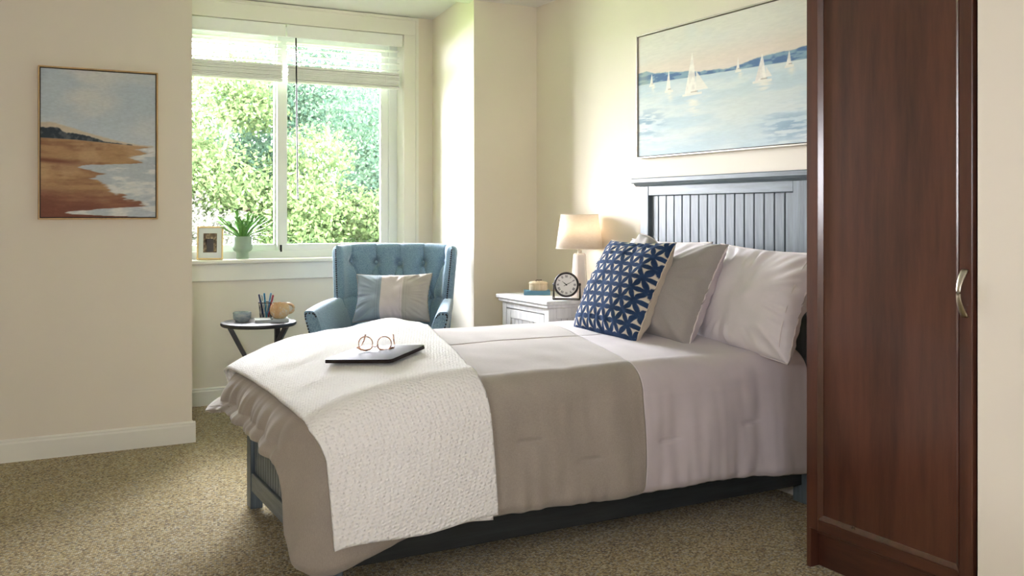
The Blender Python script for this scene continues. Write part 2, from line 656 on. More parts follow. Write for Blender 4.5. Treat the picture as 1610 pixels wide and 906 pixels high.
HX0, HX1 = 2.958, 3.010
hb = bpart('headboard', (HX0, HX1, 2.975, 3.980, 1.288, 1.338), SLATE_Y)          # top rail, parent of the rest
bpart('headboard_cap', (2.930, 3.018, 2.845, 4.095, 1.352, 1.378), SLATE_Y, hb, 0.004)
obj('cap_molding', prism(B(), [(x - BX, z) for x, z in ((2.952, 1.336), (3.014, 1.336), (3.014, 1.353), (2.936, 1.353), (2.940, 1.346))], 'Y', 2.862 - BY, 4.078 - BY), SLATE_Y, hb)
for ya, yb in ((2.892, 2.976), (3.979, 4.048)):
    bpart('headboard_post', (HX0 - 0.002, HX1 + 0.002, ya, yb, 0.0, 1.337), SLATE, hb)
bpart('headboard_rail', (HX0, HX1, 2.975, 3.980, 0.24, 0.36), SLATE_Y, hb)
npl = 16
wpl = (3.979 - 2.976) / npl
pl = box(B(), 0.016, 0.036, 0.0022, wpl - 0.0022, 0.36, 1.289, 0.003)
p0 = obj('plank', pl, SLATE, hb)
for k in range(npl):
    p = p0 if k == 0 else dup(p0, hb)
    p.location = (HX0 - BX, 2.976 - BY + k * wpl, 0)
FX0, FX1 = 0.935, 0.985
fb = bpart('footboard', (FX0 + 0.004, FX1 - 0.004, 2.975, 3.930, 0.072, 0.147), SLATE_Y)
for ya, yb in ((2.920, 2.977), (3.928, 3.992)):
    bpart('footboard_post', (FX0, FX1, ya, yb, 0.0, 0.480), SLATE, fb)
bpart('footboard_rail', (FX0 + 0.004, FX1 - 0.004, 2.975, 3.930, 0.430, 0.485), SLATE_Y, fb)
nf = 26
wf = (3.930 - 2.976) / nf
f0 = obj('plank', box(B(), 0.016, 0.034, 0.0016, wf - 0.0016, 0.147, 0.430, 0.002), SLATE, fb)
for k in range(nf):
    p = f0 if k == 0 else dup(f0, fb)
    p.location = (FX0 - BX, 2.976 - BY + k * wf, 0)
for ya, yb in ((2.925, 2.950), (3.950, 3.975)):
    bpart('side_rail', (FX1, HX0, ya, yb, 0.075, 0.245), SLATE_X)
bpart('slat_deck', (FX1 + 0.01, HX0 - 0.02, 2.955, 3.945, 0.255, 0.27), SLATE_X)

MATT = m_plain('mattress_ticking', rgb(225, 222, 218), 0.9, 0.1, var=0.02)
bpart('mattress', (1.03, 2.94, 2.985, 3.925, 0.275, 0.585), MATT, None, 0.04)

# ------------------------------------------------------------------ comforter
ZT = 0.645
YN, YF_ = 2.982, 3.985       # flat top ends here, the roll begins
XF = 0.935
RR = 0.118                  # roll radius
XHEAD = 2.935
CRN = 0.10                  # plan corner radius


def perim():
    """far side from head to foot, round the foot, near side back to the head: list of (x,y,nx,ny,s,zone)"""
    pts = []
    for x in np.linspace(XHEAD, XF + CRN, 150):
        pts.append((x, YF_, 0, 1, 'far'))
    for a in np.linspace(90, 180, 40)[1:-1]:
        pts.append((XF + CRN + CRN * math.cos(R_(a)), YF_ - CRN + CRN * math.sin(R_(a)), math.cos(R_(a)), math.sin(R_(a)), 'farc'))
    for y in np.linspace(YF_ - CRN, YN + CRN, 120):
        pts.append((XF, y, -1, 0, 'foot'))
    for a in np.linspace(180, 270, 50)[1:-1]:
        pts.append((XF + CRN + CRN * math.cos(R_(a)), YN + CRN + CRN * math.sin(R_(a)), math.cos(R_(a)), math.sin(R_(a)), 'nearc'))
    for x in np.linspace(XF + CRN, XHEAD, 260):
        pts.append((x, YN, 0, -1, 'near'))
    return pts


def pw(x, xs, ys):
    return float(np.interp(x, xs, ys))


def roll(d):
    """drop of the edge roll at d metres outside the flat top"""
    d = max(0.0, min(d, RR))
    return RR - math.sqrt(max(RR * RR - d * d, 0.0))


_sx = np.array([0.80, 0.88, 0.94, 1.0, 1.09, 1.17, 1.28, 1.4, 1.5])
_sz = np.array([0.105, 0.100, 0.082, 0.058, 0.037, 0.021, 0.008, 0.0, 0.0])
DOMX = np.linspace(0, 1, 101)
DOMZ = 0.036 * np.sin(PI / 2 * np.minimum(DOMX / 0.75, 1)) - 0.006 * np.clip((DOMX - 0.75) / 0.25, 0, 1) ** 2
SAGX = np.linspace(0.8, 1.5, 141)
_k = np.exp(-(np.linspace(-1, 1, 21) * 1.8) ** 2)
SAGZ = np.convolve(np.pad(np.interp(SAGX, _sx, _sz), 10, mode='edge'), _k / _k.sum(), mode='valid')


def top_z(x, y):
    """height of the comforter's top"""
    v = (y - YN) / (YF_ - YN)
    dome = float(np.interp(min(max(v, 0), 1), DOMX, DOMZ))
    ends = 1 - 0.3 * math.exp(-((x - XF) / 0.12) ** 2)
    w = 0.006 * (mnoise.noise(Vector((x * 3.1, y * 3.3, 1.7)))) + 0.0035 * mnoise.noise(Vector((x * 9, y * 7, 4.1)))
    sag = float(np.interp(x, SAGX, SAGZ))
    return ZT + dome * ends + w - sag


TUFTS = [(1.62, 2.85, 0.42), (2.22, 2.85, 0.36), (2.62, 2.85, 0.38), (1.86, 2.85, 0.33)]


def build_comforter():
    P = perim()
    NS, NT = 34, 84
    rows = []
    # arc length
    s = 0.0
    S = [0.0]
    for a, b in zip(P[:-1], P[1:]):
        s += math.hypot(a[0] - b[0], a[1] - b[1])
        S.append(s)
    for (x, y, nx, ny, zone), s in zip(P, S):
        row = []
        # spine point
        cy = (YN + YF_) / 2
        sx = min(max(x, XF + 0.50), XHEAD)
        for j in range(NS):
            t = j / NS
            t = 1 - (1 - t) ** 1.25
            px, py = sx + (x - sx) * t, cy + (y - cy) * t
            row.append((px, py, top_z(px, py), 0.0, 0.0))
        # hem height
        if zone == 'far':
            hem = pw(x, [XF, 1.2, XHEAD], [0.36, 0.25, 0.22])
            flare = pw(x, [XF, 1.05, 1.3, XHEAD], [0.05, 0.03, 0.02, 0.02])
        elif zone == 'farc':
            a = math.degrees(math.atan2(ny, nx))
            hem = pw(a, [90, 120, 150, 180], [0.35, 0.37, 0.395, 0.42])
            flare = pw(a, [90, 125, 145, 180], [0.045, 0.070, 0.078, 0.060])
        elif zone == 'foot':
            hem = pw(y, [YN + CRN, 3.09, 3.20, 3.45, 3.75, YF_ - CRN], [0.395, 0.400, 0.410, 0.425, 0.445, 0.425])
            flare = pw(y, [YN + CRN, 3.25, 3.6, YF_ - CRN], [0.02, 0.012, 0.025, 0.065])
        elif zone == 'nearc':
            a = a_plan = math.degrees(math.atan2(ny, nx)) % 360
            hem = pw(a, [180, 188, 196, 210, 225, 245, 270], [0.395, 0.35, 0.16, 0.085, 0.065, 0.075, 0.115])
            flare = pw(a, [180, 225, 270], [0.012, 0.012, 0.02])
        else:
            hem = pw(x, [XF + CRN, 1.2, 1.5, 2.1, 2.4, 2.7, XHEAD], [0.115, 0.165, 0.183, 0.170, 0.178, 0.160, 0.140])
            flare = pw(x, [XF + CRN, 1.3, 2.4, XHEAD], [0.02, 0.014, 0.016, 0.03])
        z0 = top_z(x, y)
        L = RR * PI / 2 + max(z0 - RR - hem, 0.02)
        for j in range(NT + 1):
            t = j / NT
            d = t * L
            if d < RR * PI / 2:
                a = d / RR
                out, drop = RR * math.sin(a), RR * (1 - math.cos(a))
            else:
                q = d - RR * PI / 2
                tq = q / max(L - RR * PI / 2, 1e-3)
                out = RR + flare * tq ** (0.85 if zone == 'farc' else 1.4) + 0.012 * math.sin(PI * tq)
                drop = RR + q
                # the padding tucks under at the hem
                out -= 0.020 * max(0.0, (tq - 0.90) / 0.10) ** 2
            # folds
            amp = 0.0
            fold = 0.0
            dn = min(1.0, max(0.0, (d - 0.03) / 0.25))
            if zone in ('foot', 'farc', 'nearc') or (zone == 'far' and x < 1.2):
                k = 1.0
                dn = min(1.0, max(0.0, (d - 0.05) / 0.13))
                if zone == 'nearc':
                    k = 1.0 - float(sstep(215.0, 268.0, a_plan))
                f = mnoise.noise(Vector((s * 11.0 + 2.5 * d, d * 1.2, 3.3)))
                f2 = mnoise.noise(Vector((s * 25.0 + 5 * d, d * 1.6, 8.3)))
                fold = k * dn * (0.026 * f + 0.014 * f2)
            else:
                f = mnoise.noise(Vector((s * 4.2 + 1.6 * d, d * 1.3, 6.3)))
                f2 = mnoise.noise(Vector((s * 11.0, d * 3.0, 2.3)))
                g = mnoise.noise(Vector((s * 26.0, d * 5.0, 5.3)))
                hemk = max(0.0, (t - 0.80) / 0.2)
                fold = dn * (0.020 * f + 0.011 * f2) + 0.003 * dn * g + 0.009 * hemk * g
                if zone == 'near':
                    fold *= float(sstep(XF + CRN, XF + CRN + 0.18, x))
            hz = 0.006 * mnoise.noise(Vector((s * 9.0, 0.0, 9.9))) * t
            ox, oy, oz = x + nx * (out + fold), y + ny * (out + fold), z0 - drop + hz
            # sewn tufts: short level stitches pulling the padding in
            if zone == 'near':
                for tx, _, tz in TUFTS:
                    ddx, ddz = (ox - tx), (oz - tz)
                    w = math.exp(-(ddx / 0.045) ** 4 - (ddz / 0.007) ** 2)
                    halo = math.exp(-(ddx / 0.08) ** 2 - (ddz / 0.06) ** 2)
                    oy += 0.010 * w + 0.010 * halo
            row.append((ox, oy, max(oz, 0.012), d, s))
        rows.append(row)
    n = NS + NT + 1
    # the two cloths meet on a slightly slanted seam
    XS = 2.105

    def shear(px, py, zone_w):
        v = min(max((py - YN) / (YF_ - YN), 0.0), 1.0)
        wgt = pw(px, [0.8, XS, XHEAD], [0.0, 1.0, 0.0])
        return px + 0.24 * v * wgt
    V = []
    for row in rows:
        for (px, py, pz, d, s) in row:
            V.append((shear(px, py, 1) , py, pz))
    xs0 = [p[0] for p in P]
    return rows, V, n, P


COMF_G = m_weave('taupe_chambray', rgb(166, 156, 145), 0.13, 260, 0.15, sheen=0.35)
COMF_L = m_weave('lilac_sateen', rgb(206, 196, 198), 0.02, 500, 0.08, rough=0.7, sheen=0.3)

rows, CV, cn, CP = build_comforter()
XS = 2.105
comf = thing('comforter', 'padded comforter in taupe grey with a pale lilac head panel spread on the bed', 'comforter')
fg, fl_ = [], []
for i in range(len(CP) - 1):
    xm = (CP[i][0] + CP[i + 1][0]) / 2
    tgt = fl_ if xm > XS else fg
    for j in range(cn - 1):
        tgt.append((i * cn + j, i * cn + j + 1, (i + 1) * cn + j + 1, (i + 1) * cn + j))


def sub_mesh(name, V, faces, mat, parent):
    used = sorted({k for f in faces for k in f})
    mp = {k: q for q, k in enumerate(used)}
    o = pyobj(name, [V[k] for k in used], [tuple(mp[k] for k in f) for f in faces], mat, parent, 180)
    return o


for nm, fs, mm in (('taupe_panel', fg, COMF_G), ('lilac_panel', fl_, COMF_L)):
    o = sub_mesh(nm, CV, fs, mm, comf)
    md = o.modifiers.new('thick', 'SOLIDIFY')
    md.thickness = 0.020
    md.offset = -1.0
    md.use_rim = True

# ------------------------------------------------------------------ white quilted throw across the foot of the bed
def make_quilt_mat():
    m = Mat('white_matelasse', rgb(248, 246, 243), 0.9, 0.1)
    co = m.co(scale=(1, 1, 1), rot=(R_(20), R_(15), R_(30)))
    vo = m.n('ShaderNodeTexVoronoi', feature='SMOOTH_F1')
    vo.inputs['Scale'].default_value = 100.0
    vo.inputs['Randomness'].default_value = 0.35
    m.l(co, vo.inputs['Vector'])
    inv = m.n('ShaderNodeMath', operation='SUBTRACT')
    inv.inputs[0].default_value = 1.0
    m.l(vo.outputs['Distance'], inv.inputs[1])
    m.bump(inv.outputs[0], 0.8, 0.008)
    m.bump(m.noise(m.co(), 35, 3), 0.25, 0.006)
    m.sheen(0.3)
    return m.m


QUILT = make_quilt_mat()


def build_throw(offset, xa_n, xa_f, xb_n, xb_f, hem_l, hem_r, NU=90, NV=200, seed=0.0):
    """strip lying over the comforter; t runs from the far hem across the top to the near hem"""
    V = []
    RO = RR + offset
    far_len, top_len = 0.34, YF_ - YN
    for i in range(NU + 1):
        u = i / NU
        hem = hem_l + (hem_r - hem_l) * u + 0.006 * math.sin(9 * u + seed)
        for j in range(NV + 1):
            t = j / NV
            xg = xa_n + (xb_n - xa_n) * u
            near_len = RO * PI / 2 + (top_z(xg + 0.03, YN) + offset - RO - hem)
            tot = far_len + top_len + near_len
            d = t * tot
            if d < far_len:
                q = far_len - d
                if q < RO * PI / 2:
                    y = YF_ + RO * math.sin(q / RO)
                    drop = RO * (1 - math.cos(q / RO))
                else:
                    y = YF_ + RO
                    drop = RO + q - RO * PI / 2
                v = 1.0
            elif d < far_len + top_len:
                y = YF_ - (d - far_len)
                drop = 0.0
                v = (y - YN) / (YF_ - YN)
            else:
                q = d - far_len - top_len
                if q < RO * PI / 2:
                    y = YN - RO * math.sin(q / RO)
                    drop = RO * (1 - math.cos(q / RO))
                else:
                    e = q - RO * PI / 2
                    y = YN - RO - 0.018 * math.sin(min(1, e / 0.3) * PI / 2)
                    drop = RO + e
                v = 0.0
            side = max(0.0, drop - 0.03)
            xl = xa_n + (xa_f - xa_n) * v + pw(side, [0, 0.1, 0.5], [0.0, 0.035, 0.060])
            xr = xb_n + (xb_f - xb_n) * v + pw(side, [0, 0.1, 0.5], [0.0, 0.01, 0.035])
            x = xl + (xr - xl) * u
            yy = min(max(y, YN), YF_)
            z = top_z(x, yy) + offset - drop
            if drop < 0.08:
                k = 1 - drop / 0.08
                z -= roll(max(0.0, XF - x)) * k
                # a soft ridge where the cloth is rumpled towards the far side
                z += k * 0.030 * math.exp(-((x - 1.38 - 0.16 * v) / 0.10) ** 2) * math.exp(-((y - 3.93) / 0.22) ** 2)
            wr = 0.005 * mnoise.noise(Vector((x * 6 + seed, d * 5, 2.2))) + 0.0025 * mnoise.noise(Vector((x * 17, d * 13, 5.2 + seed)))
            if drop > RO * 0.9:
                y -= 0.6 * wr + 0.010 * math.sin(5.0 * (x - 0.9) + 2.0 * drop) * min(1, drop / 0.3) + 0.004
                z += 0.0
            else:
                z += wr + 0.003
            V.append((x, y, z))
    return V, NU + 1, NV + 1


thr = thing('throw_blanket', 'white quilted throw blanket folded across the foot of the bed', 'blanket')
V, a, b = build_throw(0.024, 0.868, 0.862, 1.452, 1.700, 0.172, 0.200)
o = pyobj('outer_layer', V, [f[::-1] for f in grid_faces(a, b)], QUILT, thr, 180)
md = o.modifiers.new('thick', 'SOLIDIFY')
md.thickness, md.offset = 0.014, 0.0
V, a, b = build_throw(0.012, 0.882, 0.880, 1.440, 1.680, 0.195, 0.188, seed=1.3)
o = pyobj('under_layer', V, [f[::-1] for f in grid_faces(a, b)], QUILT, thr, 180)
md = o.modifiers.new('thick', 'SOLIDIFY')
md.thickness, md.offset = 0.008, 0.0

# ------------------------------------------------------------------ pillows
PIPE_L = m_weave('pale_piping', rgb(226, 216, 212), 0.03, 500, 0.1)
LINEN = m_weave('cream_linen', rgb(214, 202, 182), 0.08, 380, 0.25)
GREYF = m_weave('grey_linen', rgb(164, 158, 152), 0.09, 340, 0.2)
SHAM = m_weave('white_lilac_sateen', rgb(224, 217, 217), 0.02, 500, 0.06, rough=0.75)


def pillow_surface(w, h, t, side, res, pinch=0.06, seed=0.0, wr=0.006, sag=0.10, expo=0.42, chop=0.0):
    """local frame: width X, height Z (base at 0), front faces -Y"""
    V = []
    for i in range(res + 1):
        for j in range(res + 1):
            u, v = -1 + 2 * i / res, -1 + 2 * j / res
            x = w / 2 * u * (1 - pinch * (1 - v * v) * u * u)
            z = h / 2 * v * (1 - pinch * (1 - u * u) * v * v)
            prof = max((1 - u * u) * (1 - v * v), 0.0) ** expo
            th = t / 2 * prof * (1 - sag * v)
            if chop and v > -0.2:
                ck = chop * ((v + 0.2) / 1.2) ** 2 * math.exp(-(u / 0.42) ** 2)
                z -= h * ck
                th *= 1 - 1.2 * ck
            edge = max(abs(u), abs(v))
            ang = math.atan2(v, u)
            wk = wr * prof * (1.6 * mnoise.noise(Vector((u * 1.9 + seed, v * 1.9, side * 3.1 + seed))) + 0.8 * mnoise.noise(Vector((u * 4.5 + seed, v * 3.0, side * 7.1 + seed))))
            wk += 1.7 * wr * sstep(0.45, 0.85, edge) * (1 - sstep(0.93, 1.0, edge)) * mnoise.noise(Vector((math.cos(ang) * 7 + seed, math.sin(ang) * 7, edge * 1.5 + side)))
            V.append((x, -side * (th + wk), h / 2 + z))
    return V


def pillow(label, w, h, t, loc, lean, rz, front, back, pipe=None, seed=0.0, res=60, pinch=0.06, wr=0.006, group='pillows on the bed', paint=None, name='throw_pillow', extra=None, expo=0.42, roll_=0.0, chop=0.0):
    p = thing(name, label, 'pillow', loc, 0, group)
    p.rotation_euler = (-R_(lean), R_(roll_), R_(rz))
    fr = grid_faces(res + 1, res + 1)
    Vf = pillow_surface(w, h, t, 1, res, pinch, seed, wr, expo=expo, chop=chop)
    of = pyobj('front_cover', Vf, fr, front, p, 180)
    if paint is not None:
        paint_attr(of.data, paint(np.array(Vf)))
    r2 = 50
    Vb = pillow_surface(w, h, t, -1, r2, pinch, seed + 5, wr, expo=expo, chop=chop)
    pyobj('back_cover', Vb, [f[::-1] for f in grid_faces(r2 + 1, r2 + 1)], back, p, 180)
    if pipe is not None:
        out = []
        n = 30
        for k in range(n):
            out.append((-1 + 2 * k / n, -1))
        for k in range(n):
            out.append((1, -1 + 2 * k / n))
        for k in range(n):
            out.append((1 - 2 * k / n, 1))
        for k in range(n):
            out.append((-1, 1 - 2 * k / n))
        pts = [(w / 2 * u * (1 - pinch * (1 - v * v) * u * u), 0.0015 * math.sin(23 * u + 31 * v), h / 2 + h / 2 * v * (1 - pinch * (1 - u * u) * v * v) - (h * chop * ((v + 0.2) / 1.2) ** 2 * math.exp(-(u / 0.42) ** 2) if v > -0.2 else 0)) for u, v in out]
        obj('piping', tube(B(), pts, 0.0038, 6, closed=True), pipe, p, 180)
    if extra:
        extra(p)
    return p


def petals(P):
    """six-petal lattice: lens-shaped navy petals along the edges of a triangular grid, cream between"""
    x, z = P[:, 0] + 0.5, P[:, 2] + 0.5
    e = 0.060
    best = np.full(len(x), -1.0)
    nav = np.zeros(len(x))
    hgt = e * math.sqrt(3) / 2
    for ang in (0, 60, 120):
        ca, sa = math.cos(R_(ang)), math.sin(R_(ang))
        xr, zr = x * ca + z * sa, -x * sa + z * ca
        row = np.round(zr / hgt)
        d = np.abs(zr - row * hgt)
        off = np.where(row.astype(int) % 2 == 0, 0.0, 0.5)
        q = (xr / e + off) % 1.0
        half = 0.185 * e * np.sin(PI * q) ** 0.8
        best = np.maximum(best, half - d)
    nav = sstep(-0.0006, 0.0009, best)
    tone = fbm(x * 60, z * 60, 3, 3)
    navy = np.array([46, 66, 98]) * (0.80 + 0.4 * tone[:, None])
    cream = np.array([226, 216, 198]) * (0.94 + 0.08 * tone[:, None])
    return tolin(cream * (1 - nav[:, None]) + navy * nav[:, None])


BLUEP = m_vcol('navy_petal_embroidery', 0.9, 0.3, 500, 0.1, weave=0.15)


def sham_flange(side):
    def f(p):
        # sewn flange seam running up both short ends, plus pull creases
        for s in (-1, 1):
            pts = []
            for k in range(24):
                v = -0.93 + 1.86 * k / 23
                u = s * 0.905
                x = 0.31 * u * (1 - 0.05 * (1 - v * v) * u * u)
                prof = ((1 - u * u) * (1 - v * v)) ** 0.42
                pts.append((x, -0.095 * prof * (1 - 0.1 * v) - 0.002, 0.215 + 0.215 * v * (1 - 0.05 * (1 - u * u) * v * v)))
            obj('flange_seam', tube(B(), pts, 0.0022, 6), PIPE_L, p, 180)
    return f


pillow('white lilac sham pillow leaning on the headboard, nearest the wardrobe', 0.62, 0.45, 0.20, (2.735, 3.070, 0.625), 19, -90 - 3, SHAM, SHAM, PIPE_L, 1.0, 80, 0.05, 0.012, name='sham_pillow', extra=sham_flange(1), roll_=2)
pillow('white lilac sham pillow behind the grey pillows, farther from the wardrobe', 0.62, 0.43, 0.19, (2.765, 3.715, 0.655), 17, -90, SHAM, SHAM, PIPE_L, 2.6, 50, 0.05, 0.008, name='sham_pillow', extra=sham_flange(1))
pillow('grey linen pillow with lilac back between navy and white pillows', 0.56, 0.475, 0.25, (2.530, 3.445, 0.658), 26, -90 + 6, GREYF, COMF_L, PIPE_L, 3.7, 70, 0.06, 0.008, chop=0.22, roll_=4)
pillow('navy and cream petal patterned pillow in front of the pillow pile', 0.475, 0.475, 0.20, (2.365, 3.515, 0.648), 27, -90 + 1, BLUEP, LINEN, LINEN, 6.2, 230, 0.06, 0.006, paint=petals)

# ------------------------------------------------------------------ wardrobe
WXF = 2.442
wd = thing('wardrobe', 'tall dark cherry wood wardrobe with a single panelled door', 'wardrobe', (WXF, 2.07, 0))


def wdp(name, d, mat=CHERRY, parent=None, bev=0.002):
    x0, x1, y0, y1, z0, z1 = d
    return boxo(name, (x0 - WXF, x1 - WXF, y0 - 2.07, y1 - 2.07, z0, z1), mat, parent or wd, bev)


wdp('side_panel', (WXF + 0.004, XH - 0.006, 2.381, 2.399, 0, 2.10))
wdp('side_panel', (WXF + 0.022, XH - 0.006, 1.742, 1.762, 0, 2.10))
wdp('back_panel', (XH - 0.018, XH - 0.008, 1.762, 2.381, 0.1, 2.09))
wdp('top_panel', (WXF + 0.004, XH - 0.006, 1.742, 2.399, 2.10, 2.12), CHERRY_Y)
wdp('bottom_panel', (WXF + 0.03, XH - 0.02, 1.762, 2.381, 0.115, 0.133), CHERRY_Y)
wdp('toe_kick', (WXF + 0.045, WXF + 0.063, 1.762, 2.381, 0.0, 0.115), CHERRY_Y)
DY0, DY1, DZ0, DZ1 = 1.7665, 2.384, 0.136, 2.095
door = wdp('door', (WXF + 0.010, WXF + 0.016, DY0 + 0.04, DY1 - 0.04, DZ0 + 0.04, DZ1 - 0.04), CHERRY, None, 0)
sw = 0.043
wdp('door_stile', (WXF - 0.002, WXF + 0.020, DY0, DY0 + sw, DZ0, DZ1), CHERRY, door, 0.0025)
wdp('door_stile', (WXF - 0.002, WXF + 0.020, DY1 - sw, DY1, DZ0, DZ1), CHERRY, door, 0.0025)
wdp('door_rail', (WXF - 0.002, WXF + 0.020, DY0 + sw, DY1 - sw, DZ0, DZ0 + sw - 0.004), CHERRY_Y, door, 0.002)
wdp('door_rail', (WXF - 0.002, WXF + 0.020, DY0 + sw, DY1 - sw, DZ1 - sw, DZ1), CHERRY_Y, door, 0.002)
# chamfered molding inside the frame
bm = B()
iy0, iy1, iz0, iz1 = DY0 + sw - 2.07, DY1 - sw - 2.07, DZ0 + sw - 0.004, DZ1 - sw
g = 0.014
outer = [(-0.001, iy0, iz0), (-0.001, iy1, iz0), (-0.001, iy1, iz1), (-0.001, iy0, iz1)]
inner = [(0.0095, iy0 + g, iz0 + g), (0.0095, iy1 - g, iz0 + g), (0.0095, iy1 - g, iz1 - g), (0.0095, iy0 + g, iz1 - g)]
vo_ = [bm.verts.new(p) for p in outer]
vi_ = [bm.verts.new(p) for p in inner]
for k in range(4):
    bm.faces.new((vo_[k], vo_[(k + 1) % 4], vi_[(k + 1) % 4], vi_[k]))
me = bpy.data.meshes.new('door_molding')
bm.to_mesh(me)
bm.free()
mo = finish('door_molding', me, m_wood('polished_cherry_molding', rgb(48, 26, 19), rgb(96, 57, 42), 0.2, 'Z', 5, coat=1.0, bump=0.0, stretch=9), door)
md = mo.modifiers.new('thick', 'SOLIDIFY')
md.thickness = 0.002
pts, rr_ = [], []
for k in range(25):
    a = k / 24
    z = 0.905 + 0.133 * a
    pts.append((-0.002 - 0.030 * math.sin(PI * a) ** 0.85, 1.789 - 2.07, z))
bm = tube(B(), pts, [0.0042 + 0.0030 * math.cos(PI * (k / 24)) ** 2 for k in range(25)], 10, flat=(1.7, 0.55))
tag(obj('door_handle', bm, NICKEL, door, 180), 'curved brushed nickel pull')

# ------------------------------------------------------------------ nightstand
ns = thing('nightstand', 'whitewashed wooden nightstand between the bed and the corner', 'nightstand', (2.82, 4.683, 0))


def nsp(name, d, mat=WASH, parent=None, bev=0.002):
    x0, x1, y0, y1, z0, z1 = d
    return boxo(name, (x0 - 2.82, x1 - 2.82, y0 - 4.683, y1 - 4.683, z0, z1), mat, parent or ns, bev)


NX0, NX1, NY0, NY1, NZ = 2.600, 3.022, 4.390, 4.976, 0.730
nsp('top', (NX0, NX1, NY0, NY1, NZ - 0.022, NZ), bev=0.005)
obj('top_molding', prism(B(), [(a - 2.82, c - 4.683) for a, c in ((NX0 + 0.012, NY0 + 0.012), (NX1, NY0 + 0.012), (NX1, NY1 - 0.012), (NX0 + 0.012, NY1 - 0.012))], 'Z', NZ - 0.040, NZ - 0.021, bev=0.004), WASH, ns)
bx0, by0, by1 = NX0 + 0.03, NY0 + 0.03, NY1 - 0.03
pw_ = 0.048
for xa in (bx0, NX1 - pw_):
    for ya in (by0, by1 - pw_):
        nsp('corner_post', (xa, xa + pw_, ya, ya + pw_, 0.0, NZ - 0.039))
nsp('front_rail', (bx0 + 0.002, bx0 + 0.03, by0 + pw_, by1 - pw_, NZ - 0.075, NZ - 0.039))
nsp('front_rail', (bx0 + 0.002, bx0 + 0.03, by0 + pw_, by1 - pw_, 0.07, 0.12))
dr = nsp('door', (bx0 + 0.012, bx0 + 0.018, by0 + pw_ + 0.04, by1 - pw_ - 0.04, 0.16, NZ - 0.12))
dya, dyb, dza, dzb = by0 + pw_ + 0.003, by1 - pw_ - 0.003, 0.123, NZ - 0.080
for nm, d in (('door_stile', (dya, dya + 0.045, dza, dzb)), ('door_stile', (dyb - 0.045, dyb, dza, dzb)),
              ('door_rail', (dya + 0.045, dyb - 0.045, dza, dza + 0.05)), ('door_rail', (dya + 0.045, dyb - 0.045, dzb - 0.05, dzb))):
    nsp(nm, (bx0 + 0.001, bx0 + 0.022, *d), WASH, dr)
nb_ = 8
wb = (dyb - dya - 0.09) / nb_
for k in range(nb_):
    nsp('panel_plank', (bx0 + 0.008, bx0 + 0.016, dya + 0.045 + k * wb + 0.0015, dya + 0.045 + (k + 1) * wb - 0.0015, dza + 0.05, dzb - 0.05), WASH, dr, 0.0015)
obj('knob', lathe(B(), [(0, -0.02), (0.012, -0.018), (0.015, -0.010), (0.006, -0.004), (0.006, 0.0), (0, 0)], 16), NICKEL, dr, 40).matrix_local = Matrix.Translation((bx0 - 2.82, dya + 0.022 - 4.683, 0.42)) @ Matrix.Rotation(R_(90), 4, 'Y')
# side facing the bed: rail, then a planked panel
for yy in (by0, by1 - 0.024):
    nsp('side_rail', (bx0 + pw_, NX1 - pw_, yy + 0.002, yy + 0.022, NZ - 0.10, NZ - 0.039))
    nsp('side_rail', (bx0 + pw_, NX1 - pw_, yy + 0.002, yy + 0.022, 0.07, 0.13))
    nk = 8
    wk_ = (NX1 - pw_ - bx0 - pw_) / nk
    for k in range(nk):
        nsp('side_plank', (bx0 + pw_ + k * wk_ + 0.001, bx0 + pw_ + (k + 1) * wk_ - 0.001, yy + 0.010, yy + 0.018, 0.13, NZ - 0.10), WASH, None, 0.0015)
nsp('bottom_shelf', (bx0 + 0.01, NX1 - 0.01, by0 + 0.02, by1 - 0.02, 0.085, 0.10))

# ------------------------------------------------------------------ table lamp
LX, LY = 2.885, 4.515
CERAM = m_plain('glazed_ceramic', rgb(226, 222, 216), 0.18, 0.5, var=0.03)
lamp = thing('table_lamp', 'white ceramic table lamp with cream drum shade on the nightstand', 'lamp', (LX, LY, NZ), R_(14))
bm = B()
prof = [(0.050, 0.0), (0.052, 0.006), (0.037, 0.236), (0.033, 0.246), (0.012, 0.248)]
N6 = 6
rings = [[bm.verts.new((r * math.cos(2 * PI * (k + 0.5) / N6), r * math.sin(2 * PI * (k + 0.5) / N6), z)) for k in range(N6)] for r, z in prof]
bm.faces.new(rings[0][::-1])
for a, b in zip(rings[:-1], rings[1:]):
    for k in range(N6):
        bm.faces.new((a[k], a[(k + 1) % N6], b[(k + 1) % N6], b[k]))
bm.faces.new(rings[-1])
bmesh.ops.bevel(bm, geom=[e for e in bm.edges], offset=0.003, segments=2, affect='EDGES', profile=0.5)
obj('lamp_base', bm, CERAM, lamp, 30)
obj('lamp_neck', lathe(B(), [(0, 0.247), (0.012, 0.247), (0.012, 0.262), (0.006, 0.265), (0.006, 0.30), (0, 0.30)], 16), NICKEL, lamp, 40)
obj('bulb', lathe(B(), [(0, 0.298), (0.012, 0.300), (0.014, 0.315), (0.027, 0.345), (0.028, 0.358), (0.018, 0.378), (0, 0.384)], 16), m_plain('bulb_glass', rgb(250, 240, 220), 0.4, 0.3, var=0), lamp, 60)
sh = Mat('lamp_shade_linen', rgb(246, 238, 226), 0.9, 0.1)
sh.nt.nodes.remove(sh.p)
_d = sh.n('ShaderNodeBsdfDiffuse')
_t = sh.n('ShaderNodeBsdfTranslucent')
_m = sh.n('ShaderNodeMixShader')
_c = sh.ramp(sh.noise(sh.co(scale=(1, 1, 9)), 60, 3), [(0.3, rgb(236, 226, 212)), (0.7, rgb(248, 240, 228))])
sh.l(_c, _d.inputs[0])
sh.l(_c, _t.inputs[0])
_m.inputs[0].default_value = 0.5
sh.l(_d.outputs[0], _m.inputs[1])
sh.l(_t.outputs[0], _m.inputs[2])
